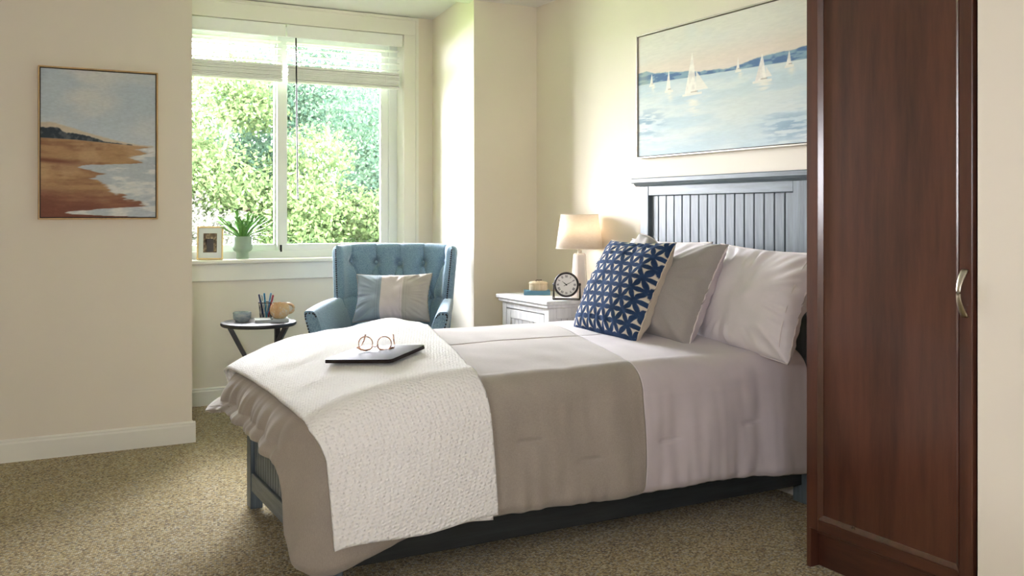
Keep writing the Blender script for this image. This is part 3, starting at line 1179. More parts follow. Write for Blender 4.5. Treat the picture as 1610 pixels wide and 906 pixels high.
sh.l(_m.outputs[0], sh.nt.nodes['Material Output'].inputs['Surface'])
bm = B()
lathe(bm, [(0.131, 0.274), (0.1035, 0.461)], 64)
shade = obj('lamp_shade', bm, sh.m, lamp, 60)
md = shade.modifiers.new('thick', 'SOLIDIFY')
md.thickness = 0.0015
bm = B()
for rr, zz in ((0.1315, 0.274), (0.104, 0.461)):
    tube(bm, [(rr * math.cos(2 * PI * k / 48), rr * math.sin(2 * PI * k / 48), zz) for k in range(48)], 0.0018, 6, closed=True)
tag(obj('shade_trim', bm, m_plain('shade_binding', rgb(240, 230, 214), 0.9, 0.1, var=0), shade, 180), kind='stuff')
bm = B()
for k in range(3):
    a = 2 * PI * k / 3
    tube(bm, [(0, 0, 0.385), (0.1 * math.cos(a) * 0.6, 0.1 * math.sin(a) * 0.6, 0.43), (0.104 * math.cos(a), 0.104 * math.sin(a), 0.455)], 0.0016, 6)
obj('shade_spider', bm, NICKEL, shade)
ld = bpy.data.lights.new('lamp_light', 'POINT')
ld.energy = 2.1
ld.color = (1.0, 0.87, 0.72)
ld.shadow_soft_size = 0.035
lo_ = bpy.data.objects.new('lamp_light', ld)
lo_.location = (0, 0, 0.385)
link(lo_, lamp)

# ------------------------------------------------------------------ clock
CX, CY = 2.765, 4.455
clk = thing('table_clock', 'round desk clock with roman numerals on a black wire stand', 'clock', (CX, CY, NZ), R_(-38))
ccz = 0.082
rot = Matrix.Translation((0, 0, ccz)) @ Matrix.Rotation(R_(90), 4, 'X')   # lathe axis Z -> -Y (front)


def clp(name, prof, mat, n=40, parent=None, sm=35):
    bm = lathe(B(), prof, n)
    bmesh.ops.transform(bm, matrix=rot, verts=bm.verts)
    return obj(name, bm, mat, parent or clk, sm)


TAN = m_plain('tan_leather', rgb(166, 112, 66), 0.5, 0.3, var=0.12, vscale=30, bump=0.1)
FACE = m_plain('clock_face_paper', rgb(238, 236, 230), 0.5, 0.3, var=0)
clp('case', [(0, -0.028), (0.060, -0.028), (0.063, -0.024), (0.063, 0.018), (0.060, 0.020), (0, 0.020)], TAN)
clp('bezel', [(0.057, 0.019), (0.066, 0.016), (0.069, 0.022), (0.066, 0.030), (0.0595, 0.028), (0.057, 0.022)], BLACKM)
dial = clp('dial', [(0, 0.0195), (0.0585, 0.0195), (0.0585, 0.0225), (0, 0.0225)], FACE)
INK = m_plain('black_ink', rgb(40, 38, 38), 0.6, 0.2, var=0)
RN = ['XII', 'I', 'II', 'III', 'IIII', 'V', 'VI', 'VII', 'VIII', 'IX', 'X', 'XI']
for h in range(12):
    bm = B()
    s = RN[h]
    wds = {'I': 0.0036, 'V': 0.0068, 'X': 0.0068}
    tot = sum(wds[c] for c in s)
    x = -tot / 2
    Hh = 0.0062

    def stroke(xa, za, xb, zb, th):
        d = Vector((xb - xa, 0, zb - za))
        L = d.length
        ang = math.atan2(d.x, d.z)
        m4 = Matrix.Translation(((xa + xb) / 2, 0, (za + zb) / 2)) @ Matrix.Rotation(ang, 4, 'Y')
        box(bm, -th / 2, th / 2, -0.0003, 0.0003, -L / 2, L / 2, 0, mtx=m4)
    for c in s:
        w_ = wds[c]
        m_ = x + w_ / 2
        if c == 'I':
            stroke(m_, -Hh, m_, Hh, 0.0021)
        elif c == 'V':
            stroke(x + 0.001, Hh, m_, -Hh, 0.0021)
            stroke(x + w_ - 0.001, Hh, m_, -Hh, 0.0012)
        else:
            stroke(x + 0.001, Hh, x + w_ - 0.001, -Hh, 0.0021)
            stroke(x + w_ - 0.001, Hh, x + 0.001, -Hh, 0.0012)
        x += w_
    a = 2 * PI * h / 12
    m4 = Matrix.Translation((0, -0.0231, ccz)) @ Matrix.Rotation(a, 4, 'Y') @ Matrix.Translation((0, 0, 0.0455))
    bmesh.ops.transform(bm, matrix=m4, verts=bm.verts)
    obj('numeral', bm, INK, dial)
for nm, ang, L, tail, w_ in (('hour_hand', -52, 0.031, 0.006, 0.0030), ('minute_hand', 62, 0.046, 0.016, 0.0022)):
    bm = prism(B(), [(-w_ / 2, -tail), (w_ / 2, -tail), (w_ * 0.7, L * 0.3), (0.0004, L), (-0.0004, L), (-w_ * 0.7, L * 0.3)], 'Y', -0.0255, -0.0245)
    bmesh.ops.transform(bm, matrix=Matrix.Translation((0, 0, ccz)) @ Matrix.Rotation(R_(ang), 4, 'Y'), verts=bm.verts)
    obj(nm, bm, INK, dial)
bm = lathe(B(), [(0, 0.0225), (0.004, 0.0225), (0.004, 0.0275), (0, 0.0275)], 14)
bmesh.ops.transform(bm, matrix=rot, verts=bm.verts)
obj('hand_hub', bm, INK, dial, 40)
st_pts = [(-0.072, 0.030, 0.002), (-0.072, -0.030, 0.002), (0.072, -0.030, 0.002), (0.072, 0.030, 0.002)]
obj('stand_base', tube(B(), st_pts, 0.0028, 6, closed=True), BLACKM, clk)
for sx in (-1, 1):
    obj('stand_leg', tube(B(), [(sx * 0.072, -0.030, 0.002), (sx * 0.0715, 0, ccz), (sx * 0.072, 0.030, 0.002)], 0.0028, 6), BLACKM, clk)
    bm = lathe(B(), [(0, 0), (0.007, 0), (0.008, 0.004), (0.008, 0.010), (0.005, 0.013), (0, 0.013)], 14)
    bmesh.ops.transform(bm, matrix=Matrix.Translation((sx * 0.064, 0, ccz)) @ Matrix.Rotation(R_(90 * sx), 4, 'Y'), verts=bm.verts)
    obj('pivot_knob', bm, BLACKM, clk, 40)

# ------------------------------------------------------------------ book and trinket box on the nightstand
PAGES = m_plain('book_pages', rgb(232, 222, 204), 0.8, 0.1, var=0.06, vscale=200)
BLUEC = m_plain('blue_book_cloth', rgb(98, 140, 164), 0.6, 0.2, var=0.06, vscale=40)


def book(name, label, cat, loc, rz, L, W, T, cover, pages=PAGES, group=None):
    """spine on -X long side, cover boards top and bottom"""
    t = thing(name, label, cat, loc, rz, group)
    ct = 0.0022
    boxo('page_block', (-W / 2 + 0.003, W / 2 - 0.004, -L / 2 + 0.004, L / 2 - 0.004, ct, T - ct), pages, t, 0.0008)
    boxo('cover_board', (-W / 2, W / 2, -L / 2, L / 2, 0, ct), cover, t, 0.0006)
    boxo('cover_board', (-W / 2, W / 2, -L / 2, L / 2, T - ct, T), cover, t, 0.0006)
    boxo('spine', (-W / 2 - 0.001, -W / 2 + 0.003, -L / 2, L / 2, 0, T), cover, t, 0.0006)
    return t


book('book', 'slim blue hardcover book under the round box on the nightstand', 'book', (2.785, 4.815, NZ), R_(62), 0.150, 0.115, 0.024, BLUEC)
tb = thing('trinket_box', 'small round cream lidded box on the blue book', 'box', (2.795, 4.815, NZ + 0.024))
BASK = m_wood('woven_cream', rgb(188, 168, 136), rgb(226, 212, 186), 0.7, 'Z', 30, bump=0.4)
obj('body', lathe(B(), [(0, 0), (0.050, 0), (0.053, 0.004), (0.053, 0.034), (0.050, 0.036), (0, 0.036)], 36), BASK, tb, 40)
obj('lid', lathe(B(), [(0, 0.036), (0.054, 0.036), (0.055, 0.040), (0.050, 0.048), (0.020, 0.053), (0, 0.053)], 36), BASK, tb, 50)
obj('lid_pull', tube(B(), [(-0.018, 0.004, 0.053), (-0.010, 0, 0.058), (0.004, -0.003, 0.057), (0.020, -0.004, 0.058)], 0.003, 8), m_plain('dark_leather', rgb(70, 50, 38), 0.6, 0.3, var=0.1), tb, 60)

# ------------------------------------------------------------------ painted canvases
GOLDW = m_wood('pale_gold_wood', rgb(176, 142, 92), rgb(208, 176, 124), 0.4, 'Z', 10, bump=0.05)
SILVERF = m_plain('champagne_frame', rgb(188, 180, 168), 0.35, 0.4, 0.3, var=0.04)
CANVAS = m_vcol('painted_canvas', 0.75, 0.35, 260, 0.2)


def canvas_beach(U, V):
    c = np.zeros(U.shape + (3,))
    n = fbm(U * 5, V * 9, 1, 5)
    n2 = fbm(U * 3, V * 30, 2, 4)
    sky = lerpc(np.full(U.shape + (3,), (188, 199, 208), float), (212, 212, 210), sstep(0.35, 0.75, fbm(U * 2.2, V * 5, 5, 4)))
    sky = lerpc(sky, (200, 208, 216), 0.6 * sstep(0.25, 0.5, V))
    c[:] = sky
    # pale dune band above the trees
    top = np.interp(U, [0, 0.12, 0.3, 0.5, 0.75, 1], [0.365, 0.362, 0.40, 0.445, 0.49, 0.505]) + 0.012 * (fbm(U * 14, V * 2, 8, 3) - 0.5)
    c = lerpc(c, (206, 186, 158), 0.75 * sstep(-0.006, 0.006, V - top))
    hill = np.interp(U, [0, 0.08, 0.16, 0.22, 0.27, 0.42, 0.55, 0.78], [0.400, 0.395, 0.402, 0.432, 0.425, 0.450, 0.478, 0.5]) + 0.018 * (fbm(U * 22, V * 3, 11, 3) - 0.5)
    hb_ = np.interp(U, [0, 0.3, 0.6, 0.8], [0.468, 0.475, 0.492, 0.502])
    dark = lerpc(np.full(U.shape + (3,), (58, 66, 74), float), (92, 98, 102), sstep(0.4, 0.7, fbm(U * 30, V * 30, 4, 3)))
    mk = sstep(-0.004, 0.004, V - hill) * sstep(-0.004, 0.004, hb_ - V) * (U < 0.79)
    c = c * (1 - mk[..., None]) + dark * mk[..., None]
    # sand
    sand = lerpc(np.full(U.shape + (3,), (174, 140, 104), float), (146, 108, 82), sstep(0.42, 0.72, n2))
    sand = lerpc(sand, (192, 162, 126), 0.6 * sstep(0.5, 0.75, n))
    sand = lerpc(sand, (112, 70, 58), 0.85 * np.exp(-((V - 0.615 - 0.05 * U) / 0.018) ** 2) * sstep(0.42, 0.15, U))
    sand = lerpc(sand, (116, 72, 62), 0.85 * sstep(0.80, 0.98, V + 0.10 * (n - 0.5) + 0.05 * (1 - U)))
    line = np.interp(U, [0, 0.3, 0.6, 0.92, 1], [0.468, 0.475, 0.492, 0.508, 0.52])
    mk = sstep(-0.003, 0.003, V - line)
    c = c * (1 - mk[..., None]) + sand * mk[..., None]
    # water line
    xs = np.interp(V, [0.50, 0.515, 0.53, 0.55, 0.575, 0.60, 0.622, 0.635, 0.648, 0.66, 0.675, 0.70, 0.735, 0.765, 0.80, 0.83, 0.87, 0.90, 0.925, 0.945, 0.958, 0.972, 0.985, 1.0],
                   [1.00, 0.95, 0.84, 0.90, 0.76, 0.80, 0.86, 0.60, 0.30, 0.24, 0.36, 0.58, 0.44, 0.52, 0.50, 0.62, 0.74, 0.84, 0.86, 0.45, 0.30, 0.18, 0.34, 0.80])
    edge = U - xs + 0.20 * (fbm(U * 7, V * 46, 21, 3) - 0.5)
    wat = lerpc(np.full(U.shape + (3,), (186, 194, 200), float), (222, 222, 220), sstep(0.40, 0.65, fbm(U * 6, V * 34, 31, 4)))
    wat = lerpc(wat, (160, 148, 138), 0.5 * np.exp(-(edge / 0.03) ** 2))
    mk = sstep(-0.01, 0.03, edge) * sstep(0.495, 0.51, V)
    c = c * (1 - mk[..., None]) + wat * mk[..., None]
    brush = 1 + 0.10 * (fbm(U * 40, V * 160, 41, 3) - 0.5)
    return tolin(c * brush[..., None])


def canvas_sail(U, V):
    n = fbm(U * 3, V * 4, 51, 4)
    sky = lerpc(np.full(U.shape + (3,), (224, 220, 210), float), (216, 206, 196), sstep(0.1, 0.4, V))
    sky = lerpc(sky, (200, 212, 220), 0.75 * sstep(0.45, 0.7, fbm(U * 3.2 + 2, V * 3, 55, 4)) * sstep(0.34, 0.0, V))
    sky = lerpc(sky, (226, 208, 192), 0.6 * np.exp(-((V - 0.33) / 0.09) ** 2))
    c = sky
    hor = 0.425 + 0.02 * np.clip((U - 0.5) / 0.4, -1, 1)
    ht = np.interp(U, [0, 0.05, 0.10, 0.16, 0.25, 0.36, 0.48, 0.55, 0.62, 0.70, 0.78, 0.86, 1.0], [0.300, 0.295, 0.325, 0.335, 0.355, 0.385, 0.402, 0.395, 0.372, 0.360, 0.362, 0.352, 0.33]) + 0.014 * (fbm(U * 40, V * 6, 61, 3) - 0.5)
    blue = lerpc(np.full(U.shape + (3,), (84, 112, 150), float), (130, 158, 176), sstep(0.42, 0.66, fbm(U * 22, V * 40, 63, 4)))
    blue = lerpc(blue, (170, 178, 160), 0.5 * np.exp(-((U - 0.03) / 0.035) ** 2))
    mk = sstep(-0.004, 0.004, V - ht) * sstep(-0.003, 0.004, hor - V)
    c = c * (1 - mk[..., None]) + blue * mk[..., None]
    wat = lerpc(np.full(U.shape + (3,), (190, 205, 211), float), (208, 215, 214), sstep(0.38, 0.65, fbm(U * 4, V * 12, 71, 4)))
    wat = lerpc(wat, (202, 208, 200), 0.6 * np.exp(-((U - 0.55) / 0.16) ** 2 - ((V - 0.72) / 0.2) ** 2))
    tex = fbm(U * 16, V * 60, 73, 4)
    reg = np.exp(-((U - 0.05) / 0.10) ** 2 - ((V - 0.74) / 0.12) ** 2) + np.exp(-((U - 0.78) / 0.12) ** 2 - ((V - 0.88) / 0.10) ** 2)
    wat = lerpc(wat, (140, 164, 184), np.clip(0.9 * reg * sstep(0.46, 0.62, tex), 0, 1))
    mk = sstep(-0.003, 0.003, V - hor)
    c = c * (1 - mk[..., None]) + wat * mk[..., None]
    W_ = 1.30 / 0.645
    # boats: centre u, mast top v, foot v, half width of the main sail in u, jib
    for u0, vt, vb, hw, jib in ((0.082, 0.325, 0.430, 0.013, 0), (0.182, 0.320, 0.500, 0.019, 0), (0.312, 0.222, 0.555, 0.042, 1), (0.545, 0.335, 0.440, 0.012, 0), (0.655, 0.345, 0.545, 0.034, 0.4), (0.772, 0.360, 0.475, 0.016, 0)):
        q = np.clip((V - vt) / (vb - vt), 0, 1)
        inside = ((V > vt) & (V < vb - 0.012)).astype(float)
        left = u0 - hw * q ** 1.05
        right = u0 + 0.62 * hw * q ** 0.8
        mk = inside * sstep(-0.0015, 0.0015, U - left) * sstep(-0.0015, 0.0015, right - U)
        sail = lerpc(np.full(U.shape + (3,), (238, 232, 222), float), (220, 212, 204), sstep(0.4, 0.7, fbm(U * 60, V * 20, 81, 3)))
        c = c * (1 - 0.95 * mk[..., None]) + sail * 0.95 * mk[..., None]
        if jib:
            jq = np.clip((V - (vt + 0.42 * (vb - vt))) / (0.52 * (vb - vt)), 0, 1)
            jr = u0 + (0.62 + 1.1 * jib) * hw * jq + 0.4 * hw
            mk = (V > vt + 0.42 * (vb - vt)) * (V < vb - 0.03) * sstep(-0.0015, 0.0015, U - (u0 + 0.5 * hw)) * sstep(-0.0015, 0.0015, jr - U)
            c = lerpc(c, (230, 224, 214), 0.9 * mk)
        hull = (np.abs(V - (vb - 0.004)) < 0.009) * (np.abs(U - u0) < hw * 1.25)
        c = lerpc(c, (232, 226, 214), 0.85 * hull)
        deck = (np.abs(V - (vb - 0.020)) < 0.004) * (U > u0 - 0.2 * hw) * (U < u0 + 0.7 * hw)
        c = lerpc(c, (140, 128, 114), 0.5 * deck)
        refl = np.exp(-((U - u0 - 0.01) / (hw * 0.9)) ** 2) * sstep(vb, vb + 0.01, V) * sstep(vb + (vb - vt) * 0.75, vb, V) * sstep(0.40, 0.56, fbm(U * 14, V * 50, 91, 3))
        c = lerpc(c, (236, 228, 212), 0.8 * refl)
    brush = 1 + 0.06 * (fbm(U * 40, V * 120, 95, 3) - 0.5)
    return tolin(c * brush[..., None])


def canvas(name, parent, w, h, nx, ny, func, y=0.0, mat=None):
    """canvas facing -Y in local space, origin at its lower-left corner"""
    xs, zs = np.linspace(0, w, nx), np.linspace(0, h, ny)
    V = [(x, y, z) for x in xs for z in zs]
    U, Vv = np.meshgrid(xs / w, 1 - zs / h, indexing='ij')
    o = pyobj(name, V, grid_faces(nx, ny), mat or CANVAS, parent)
    paint_attr(o.data, func(U, Vv))
    # depth of the stretched canvas
    md = o.modifiers.new('thick', 'SOLIDIFY')
    md.thickness = 0.006
    md.offset = -1
    return o


def frame_bars(parent, w, h, bw, dep, mat, gap, back=0.0):
    """floater frame around a canvas that spans 0..w, 0..h; front at y=-dep"""
    g = gap
    for nm, d in (('frame_bar', (-g - bw, -g, -g - bw, h + g + bw)), ('frame_bar', (w + g, w + g + bw, -g - bw, h + g + bw)),
                  ('frame_bar', (-g, w + g, -g - bw, -g)), ('frame_bar', (-g, w + g, h + g, h + g + bw))):
        boxo(nm, (d[0], d[1], -dep, back, d[2], d[3]), mat, parent, 0.0012)
    boxo('frame_backing', (-g, w + g, -0.008, back, -g, h + g), BLACKM, parent, 0)


bp = thing('beach_painting', 'framed painting of a sandy beach and dark treeline on the left wall', 'painting', (0.228, Y0 - 0.001, 1.180))
canvas('canvas', bp, 0.528, 0.726, 220, 300, canvas_beach, -0.026)
frame_bars(bp, 0.528, 0.726, 0.007, 0.034, GOLDW, 0.005)

sp = thing('sailboat_painting', 'wide framed painting of white sailboats on pale water above the headboard', 'painting', (XH - 0.001, 4.120, 1.496), R_(-90))
canvas('canvas', sp, 1.40, 0.622, 420, 240, lambda U, V: canvas_sail(U * 1.40 / 1.40, V), -0.026)
frame_bars(sp, 1.40, 0.622, 0.008, 0.034, SILVERF, 0.004)

# ------------------------------------------------------------------ wingback armchair
def make_chair_mat():
    c = rgb(104, 138, 162)
    m = Mat('blue_tweed', c, 0.95, 0.1)
    n1 = m.noise(m.co(scale=(1, 1, 5)), 150, 2)
    n2 = m.noise(m.co(scale=(5, 5, 1)), 150, 2)
    a = m.ramp(n1, [(0.36, rgb(58, 90, 120)), (0.64, rgb(158, 186, 202))])
    b = m.ramp(n2, [(0.36, rgb(66, 98, 126)), (0.64, rgb(150, 180, 198))])
    m.color(m.mix(0.5, a, b))
    m.bump(m.noise(m.co(), 420, 2), 0.3, 0.001)
    m.sheen(0.4)
    return m.m


TWEED = make_chair_mat()
NAIL = m_plain('antique_nail', rgb(42, 44, 50), 0.35, 0.5, 0.7, var=0.05)
ac = thing('armchair', 'blue tweed wingback armchair with button tufted back and nailhead trim', 'armchair', (2.07, 5.325, 0), R_(-33))
ac.scale = (0.87, 1.0, 1.0)

boxo('seat_frame', (-0.335, 0.335, -0.345, 0.30, 0.17, 0.40), TWEED, ac, 0.02, 3)


def seat_cushion():
    # rounded slab with a crowned top, T-shaped at the front
    N = 48
    V = []
    hw_b, hw_f, yb, yf = 0.272, 0.385, 0.235, -0.385
    top, bot = [], []
    for side in (1, -1):
        for i in range(N + 1):
            for j in range(N + 1):
                u, v = -1 + 2 * i / N, j / N
                y = yb + (yf - yb) * v
                hw = hw_b + (hw_f - hw_b) * float(sstep(0.80, 0.90, v))
                a = (1 - abs(u) ** 6) * (1 - abs(2 * v - 1) ** 8)
                th = 0.065 * max(a, 0) ** 0.35
                z = 0.470 + side * th + (0.040 * (1 - u * u) * (1 - (2 * v - 1) ** 2) if side > 0 else 0)
                V.append((hw * u, y, z))
    M = (N + 1) ** 2
    F = grid_faces(N + 1, N + 1)
    F = [f[::-1] for f in F] + [tuple(q + M for q in f) for f in F]
    o = pyobj('seat_cushion', V, F, TWEED, ac, 180)
    return o


seat_cushion()


def make_back():
    NU, NV = 170, 100
    buttons = [(-0.66, 0.83), (-0.33, 0.80), (0.0, 0.79), (0.33, 0.80), (0.66, 0.83)]
    low = [(-0.495, 0.46), (-0.165, 0.46), (0.165, 0.46), (0.495, 0.46)]

    def surf(a, b):
        """a in -1..1 round the back from wing to wing, b in 0..1 upward"""
        ph = a * PI / 2
        W = 0.318 + 0.052 * b
        D = 0.17 + 0.02 * b
        e = 0.58
        x = W * math.copysign(abs(math.sin(ph)) ** e, a)
        y = 0.065 + D * max(math.cos(ph), 0.0) ** e + 0.115 * b - 0.02 * b * abs(a) ** 3
        crown = 0.012 * (1 - a * a)
        z = 0.40 + (0.605 + crown) * b
        return Vector((x, y, z))

    def nrm(a, b):
        d = 0.004
        p = surf(min(a + d, 1), b) - surf(max(a - d, -1), b)
        q = surf(a, min(b + d, 1)) - surf(a, max(b - d, 0))
        n = p.cross(q)
        n.normalize()
        return n   # towards the sitter (-Y)
    # metric coordinates for tufting
    arc = [0.0]
    P0 = [surf(-1 + 2 * i / NU, 0.6) for i in range(NU + 1)]
    for p, q in zip(P0[:-1], P0[1:]):
        arc.append(arc[-1] + (q - p).length)
    half = arc[-1] / 2
    HH = 0.605
    amap = lambda s: float(np.interp(s + half, arc, np.linspace(-1, 1, NU + 1)))
    ub = [(s * 0.50, b * HH) for s, b in buttons]
    lb = [(s * 0.50, b * HH) for s, b in low]
    segs = []
    for (s, z) in ub:
        segs.append((s, z, s, HH))
        for (s2, z2) in lb:
            if abs(s2 - s) < 0.1:
                segs.append((s, z, s2, z2))
    for (s2, z2) in lb:
        segs.append((s2, z2, s2, 0.0))
    segs.append((-0.50, 0.62 * HH * 0.75, -0.31, 0.62 * HH * 0.75))
    segs.append((0.50, 0.62 * HH * 0.75, 0.31, 0.62 * HH * 0.75))
    Vi, Vo = [], []
    T = 0.075
    for i in range(NU + 1):
        a = amap(-half + 2 * half * i / NU)
        s = -half + 2 * half * i / NU
        for j in range(NV + 1):
            b = j / NV
            p, n = surf(a, b), nrm(a, b)
            z = b * HH
            disp = 0.012 * (1 - abs(s / half) ** 8)
            for (s0, z0) in ub + lb:
                r2 = ((s - s0) ** 2 + (z - z0) ** 2)
                disp -= 0.021 * math.exp(-r2 / (2 * 0.016 ** 2)) + 0.010 * math.exp(-r2 / (2 * 0.04 ** 2))
            for (xa, za, xb, zb) in segs:
                dx, dz = xb - xa, zb - za
                L2 = dx * dx + dz * dz
                t = max(0.0, min(1.0, ((s - xa) * dx + (z - za) * dz) / L2))
                r2 = (s - xa - t * dx) ** 2 + (z - za - t * dz) ** 2
                disp -= 0.0085 * math.exp(-r2 / (2 * 0.0045 ** 2)) + 0.006 * math.exp(-r2 / (2 * 0.018 ** 2))
            # roll the border over towards the outside
            eb = max(0.0, (b - 0.93) / 0.07)
            ea = max(0.0, (abs(s) - half + 0.035) / 0.035)
            e2 = min(1.0, math.hypot(eb, ea))
            disp -= T * 0.5 * (1 - math.sqrt(max(0.0, 1 - e2 * e2)))
            Vi.append(p + n * disp)
            Vo.append(p - n * (T - T * 0.5 * (1 - math.sqrt(max(0.0, 1 - e2 * e2)))))
    M = len(Vi)
    F = [f[::-1] for f in grid_faces(NU + 1, NV + 1)]
    nv = NV + 1
    F2 = [f[::-1] for f in F]
    F = F + [tuple(q + M for q in f) for f in F2]
    ring = [i * nv + 0 for i in range(NU + 1)] + [NU * nv + j for j in range(1, NV + 1)] + [i * nv + NV for i in range(NU - 1, -1, -1)] + [j for j in range(NV - 1, 0, -1)]
    for k in range(len(ring)):
        p, q = ring[k], ring[(k + 1) % len(ring)]
        F.append((p, q, q + M, p + M))
    back = pyobj('backrest', Vi + Vo, F, TWEED, ac, 60, fix=True)
    for (s0, z0) in ub + lb:
        a, b = amap(s0), z0 / HH
        p, n = surf(a, b), nrm(a, b)
        bm = lathe(B(), [(0, -0.004), (0.011, -0.002), (0.012, 0.001), (0.008, 0.005), (0, 0.0065)], 14)
        bmesh.ops.transform(bm, matrix=Matrix.Translation(p + n * -0.012) @ n.to_track_quat('Z', 'Y').to_matrix().to_4x4(), verts=bm.verts)
        obj('button', bm, TWEED, back, 60)
    for sg in (-1, 1):
        bm = B()
        for k in range(30):
            b = 0.34 + 0.62 * k / 29
            p, n = surf(sg * 1.0, b), nrm(sg * 0.999, b)
            q = p - n * 0.040 + Vector((0, -0.0045, 0))
            bmesh.ops.create_icosphere(bm, subdivisions=1, radius=0.0062, matrix=Matrix.Translation(q))
        tag(obj('nailhead_trim', bm, NAIL, back, 180), kind='stuff')


make_back()


def make_arm(sg):
    """flared arm: top slopes forward, front panel tapers, outside nailheads"""
    N = 30
    sec = []
    V, F = [], []
    K = 24
    for i in range(N + 1):
        t = i / N
        y = 0.19 - 0.52 * t                    # back to front
        zt = 0.690 - 0.035 * t + 0.012 * math.sin(PI * t)
        zb = 0.385
        cx0 = 0.300 + 0.020 * t                # inner bottom
        flare = 0.040 + 0.030 * t
        wd_ = 0.085 + 0.010 * t
        ring = []
        for k in range(K):
            # rounded quad section, points: inner bottom, inner top, outer top, outer bottom
            a = 2 * PI * k / K
            ca, sa = math.cos(a), math.sin(a)
            e = 0.45
            ux = math.copysign(abs(ca) ** e, ca)
            uz = math.copysign(abs(sa) ** e, sa)
            h_ = (uz + 1) / 2
            x = cx0 + wd_ / 2 + ux * wd_ / 2 + flare * h_ ** 1.5 - 0.012 * (1 - h_)
            z = zb + (zt - zb) * h_
            sh_ = 1.0
            if t > 0.95:
                sh_ = 0.94
            ring.append((sg * (cx0 + wd_ / 2 + flare * 0.5 + (x - cx0 - wd_ / 2 - flare * 0.5) * sh_), y, z))
        sec.append(ring)
    for r in sec:
        V += r
    for i in range(N):
        for k in range(K):
            F.append((i * K + k, i * K + (k + 1) % K, (i + 1) * K + (k + 1) % K, (i + 1) * K + k))
    F.append(tuple(range(K)))
    F.append(tuple(N * K + k for k in range(K)))
    arm = pyobj('arm', V, F, TWEED, ac, 50, fix=True)
    bm = B()
    fr = sec[-1]
    # nailheads up the outer edge of the front panel and over its top
    path = [Vector(p) for p in sorted([p for p in fr if abs(p[0]) > 0.355 + 0.02 or p[2] > 0.64], key=lambda p: math.atan2(p[2] - 0.5, abs(p[0]) - 0.375))]
    path = [Vector((sg * abs(p.x), p.y, p.z)) for p in path]
    cen = Vector((sg * 0.385, fr[0][1], 0.52))
    pts = []
    for p, q in zip(path[:-1], path[1:]):
        L = (q - p).length
        for k in range(max(1, int(L / 0.017))):
            pts.append(p.lerp(q, k / max(1, int(L / 0.017))))
    for p in pts:
        if p.z < 0.43:
            continue
        w = p.lerp(cen, 0.10)
        bmesh.ops.create_icosphere(bm, subdivisions=1, radius=0.0062, matrix=Matrix.Translation((w.x, w.y - 0.001, w.z)))
    tag(obj('nailhead_trim', bm, NAIL, arm, 180), kind='stuff')


make_arm(-1)
make_arm(1)
for sx in (-1, 1):
    for sy in (-1, 1):
        bm = prism(B(), [(-0.022, -0.022), (0.022, -0.022), (0.022, 0.022), (-0.022, 0.022)], 'Z', 0.0, 0.18)
        for v in bm.verts:
            if v.co.z < 0.01:
                v.co.x *= 0.6
                v.co.y *= 0.6
        bmesh.ops.transform(bm, matrix=Matrix.Translation((sx * 0.29, -0.02 + sy * 0.27, 0)), verts=bm.verts)
        obj('leg', bm, BLACKW, ac)


# lumbar pillow on the chair
def lumbar_paint(P):
    x = P[:, 0]
    c = np.zeros((len(x), 3))
    wig = 0.0
    blue, lil, tan = np.array([150, 163, 176.]), np.array([216, 205, 207.]), np.array([182, 176, 170.])
    a = sstep(-0.062, -0.060, x)
    b = sstep(0.066, 0.068, x)
    c = blue * (1 - a[:, None]) + lil * a[:, None]
    c = c * (1 - b[:, None]) + tan * b[:, None]
    for k, s in ((-0.078, 0.75), (-0.092, 0.8), (0.056, 0.85), (0.076, 0.85), (0.092, 0.88)):
        dash = (np.sin(P[:, 2] * 900) > -0.2)
        mk = np.exp(-((x - k) / 0.0016) ** 2) * dash
        c = c * (1 - (1 - s) * mk[:, None])
    return tolin(c)


LUMB = m_vcol('banded_linen', 0.9, 0.25, 400, 0.1, weave=0.12)
ch = Matrix.Translation((2.07, 5.325, 0)) @ Matrix.Rotation(R_(-33), 4, 'Z')
lp = ch @ Vector((0.02, -0.01, 0.560))
pillow('lumbar pillow banded blue grey, lilac and taupe on the armchair', 0.46, 0.30, 0.15, lp, 24, -33, LUMB, GREYF, GREYF, 9.1, 130, 0.09, 0.006, group=None, paint=lumbar_paint, roll_=-1)

# ------------------------------------------------------------------ round side table
TX, TY, TZ = 1.385, 5.62, 0.570
stb = thing('side_table', 'small round black wooden side table with crossed slanting legs', 'table', (TX, TY, 0))
obj('tabletop', lathe(B(), [(0, TZ - 0.024), (0.205, TZ - 0.024), (0.213, TZ - 0.018), (0.215, TZ - 0.010), (0.212, TZ - 0.002), (0.206, TZ), (0, TZ)], 64), BLACKW, stb, 40)


def slab_leg(p0, p1, w, th, name='leg'):
    p0, p1 = Vector(p0), Vector(p1)
    d = (p1 - p0)
    L = d.length
    q = d.to_track_quat('Z', 'Y').to_matrix().to_4x4()
    bm = box(B(), -w / 2, w / 2, -th / 2, th / 2, 0, L, 0.003)
    bmesh.ops.transform(bm, matrix=Matrix.Translation(p0) @ q, verts=bm.verts)
    return obj(name, bm, BLACKW, stb)


